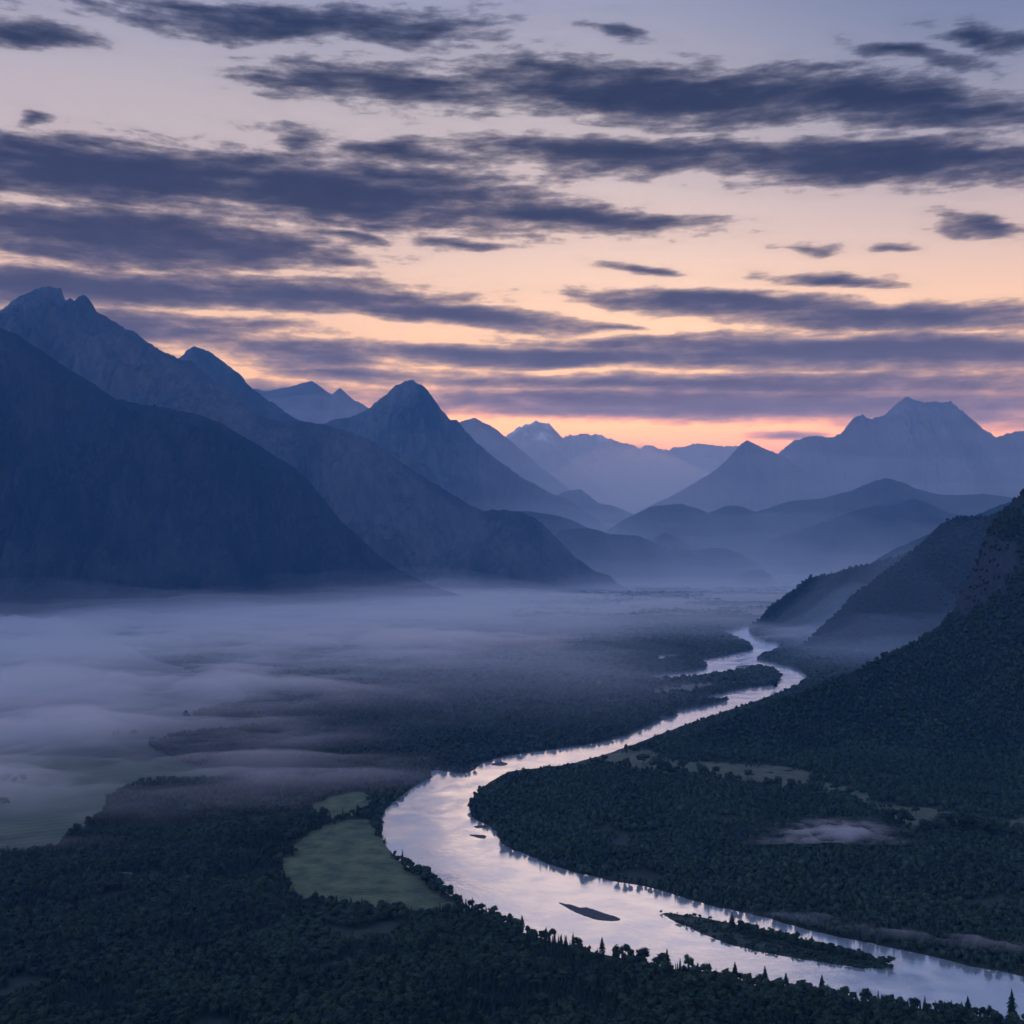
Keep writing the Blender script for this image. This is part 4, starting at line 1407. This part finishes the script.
# more streaks beyond the frame, so the sky also reads from elsewhere
for k in range(26):
    a0 = random.uniform(30, 330)
    e0 = random.choice([6, 9, 12, 15, 19, 24, 30, 38])
    CLOUDS.append(('deg', a0 if a0 < 180 else a0 - 360, e0 + random.uniform(-1, 1), random.uniform(5, 13), random.uniform(0.7, 1.6), random.uniform(-3, 3)))
R = None
for c in CLOUDS[:]:
    if c[0] == 'deg':
        continue
    x0, y0, x1, y1, ht, off = c
    a0, e0 = sky_deg(x0, y0)
    a1, e1 = sky_deg(x1, y1)
    mp = nd.new('ShaderNodeMapping')
    mp.vector_type = 'TEXTURE'
    mp.inputs['Location'].default_value = ((a0 + a1) / 2, (e0 + e1) / 2, 0)
    mp.inputs['Rotation'].default_value = (0, 0, math.atan2(e1 - e0, a1 - a0))
    mp.inputs['Scale'].default_value = (math.hypot(a1 - a0, e1 - e0) / 2 * 1.08, ht * 0.0477 * (1.1 if y0 < 200 else 0.92), 1)
    lk.new(WAE, mp.inputs['Vector'])
    ln = nd.new('ShaderNodeVectorMath')
    ln.operation = 'LENGTH'
    lk.new(mp.outputs[0], ln.inputs[0])
    r = mth('ADD', ln.outputs['Value'], off) if off else ln.outputs['Value']
    if R is None:
        R = r
    else:
        R = mth('SMOOTH_MIN', R, r, 0.12)
def cloud_noise(scale, sx, rot, detail, rough, src):
    cm = nd.new('ShaderNodeMapping')
    cm.inputs['Rotation'].default_value = (0, 0, math.radians(rot))
    cm.inputs['Scale'].default_value = (sx, 1.0, 1)
    lk.new(src, cm.inputs['Vector'])
    cn = nd.new('ShaderNodeTexNoise')
    cn.noise_dimensions = '2D'
    cn.inputs['Scale'].default_value = scale
    cn.inputs['Detail'].default_value = detail
    cn.inputs['Roughness'].default_value = rough
    lk.new(cm.outputs[0], cn.inputs['Vector'])
    return mth('SUBTRACT', cn.outputs['Fac'], 0.5)


streak = cloud_noise(1.5, 0.075, 4, 7, 0.58, WAE)       # long fibres drawn out by the wind
puff = cloud_noise(1.9, 0.27, -2, 10, 0.62, AE)         # ragged tops
nf = mth('MULTIPLY_ADD', streak, 0.46, mth('MULTIPLY', puff, 0.52))
# beyond the frame a plain noise field takes over
wide = srange(mth('ABSOLUTE', az), 27, 34)
gen = mth('MULTIPLY_ADD', nf, 2.2, -0.22)
D = mth('ADD', mth('SUBTRACT', srange(el, 5, 16, 0.92, 0.93), R), mth('MULTIPLY', nf, mth('MULTIPLY_ADD', srange(el, 4, 14), 0.9, 1.4)))
D = mth('ADD', mth('MULTIPLY', D, mth('SUBTRACT', 1.0, wide)), mth('MULTIPLY', gen, wide))
D = mth('ADD', mth('MULTIPLY', D, srange(el, 30, 40, 1.0, 0.0)), mth('MULTIPLY', gen, srange(el, 30, 40, 0.0, 0.6)))
tau = mth('MULTIPLY', mth('POWER', mth('MAXIMUM', mth('ADD', D, 0.18), 0.0), 1.28), -4.7)
alpha = mth('MULTIPLY', mth('SUBTRACT', 1.0, mth('EXPONENT', tau)), 0.97)
wisp = mth('MULTIPLY', srange(D, -0.7, 0.0), 0.14)
ccol = ramp(nd, [(0.0, lin(112, 98, 118)), (0.10, lin(92, 88, 112)), (0.155, lin(70, 70, 92)), (0.24, lin(42, 42, 56)), (0.36, lin(30, 33, 46)), (0.6, lin(50, 62, 100)), (1.0, lin(56, 68, 108))])
lk.new(mth('DIVIDE', el, 60.0, clamp=True), ccol.inputs['Fac'])
cvar = mth('MULTIPLY_ADD', nf, -0.9, 1.0)
dens = srange(D, 0.15, 0.9, 1.22, 0.80)
cv = nd.new('ShaderNodeCombineXYZ')
q = mth('MULTIPLY', cvar, dens)
for k in range(3):
    lk.new(q, cv.inputs[k])
cc = mixc(1.0, ccol.outputs['Color'], cv.outputs[0], 'MULTIPLY')
edge = mixc(0.5, cc, base)
skyc = mixc(wisp, base, edge)
skyc = mixc(alpha, skyc, cc)
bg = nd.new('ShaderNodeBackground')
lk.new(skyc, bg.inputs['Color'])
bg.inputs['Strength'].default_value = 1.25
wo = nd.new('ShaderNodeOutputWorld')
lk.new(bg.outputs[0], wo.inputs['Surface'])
W.cycles.sampling_method = 'MANUAL'
W.cycles.sample_map_resolution = 1024

# ------------------------------------------------------------------ soft sun lamp set above the far range, standing in for the dawn glow
sl = bpy.data.lights.new('sun', 'SUN')
sl.energy = 0.07
sl.angle = math.radians(20.0)
sl.color = (1.0, 0.66, 0.52)
so = bpy.data.objects.new('sun', sl)
COL.objects.link(so)
d = Vector((math.sin(math.radians(SUN_AZ)) * math.cos(math.radians(SUN_EL)), math.cos(math.radians(SUN_AZ)) * math.cos(math.radians(SUN_EL)), math.sin(math.radians(SUN_EL))))
so.rotation_euler = (-d).to_track_quat('-Z', 'Y').to_euler()
so.location = (0, 0, 3000)

# ------------------------------------------------------------------ camera and render settings
cd = bpy.data.cameras.new('camera')
cd.sensor_width = 36
cd.lens = 36 * F / 1024
cd.clip_start = 1.0
cd.clip_end = 120000
co = bpy.data.objects.new('camera', cd)
COL.objects.link(co)
co.location = (0, 0, HC)
co.rotation_euler = (math.pi / 2 + PITCH, 0, 0)
S.camera = co

S.view_settings.view_transform = 'Standard'
S.view_settings.look = 'None'
S.view_settings.exposure = 0
S.view_settings.gamma = 1
S.render.engine = 'CYCLES'
C = S.cycles
C.max_bounces = 8
C.diffuse_bounces = 2
C.glossy_bounces = 2
C.volume_bounces = 4
C.transparent_max_bounces = 24
C.use_denoising = True
try:
    C.denoiser = 'OPENIMAGEDENOISE'
    C.denoising_input_passes = 'RGB_ALBEDO_NORMAL'
    C.denoising_prefilter = 'ACCURATE'
except Exception as ex:
    print(ex)
C.use_adaptive_sampling = False
C.sample_clamp_indirect = 4.0
print('individual trees', N_TREES)
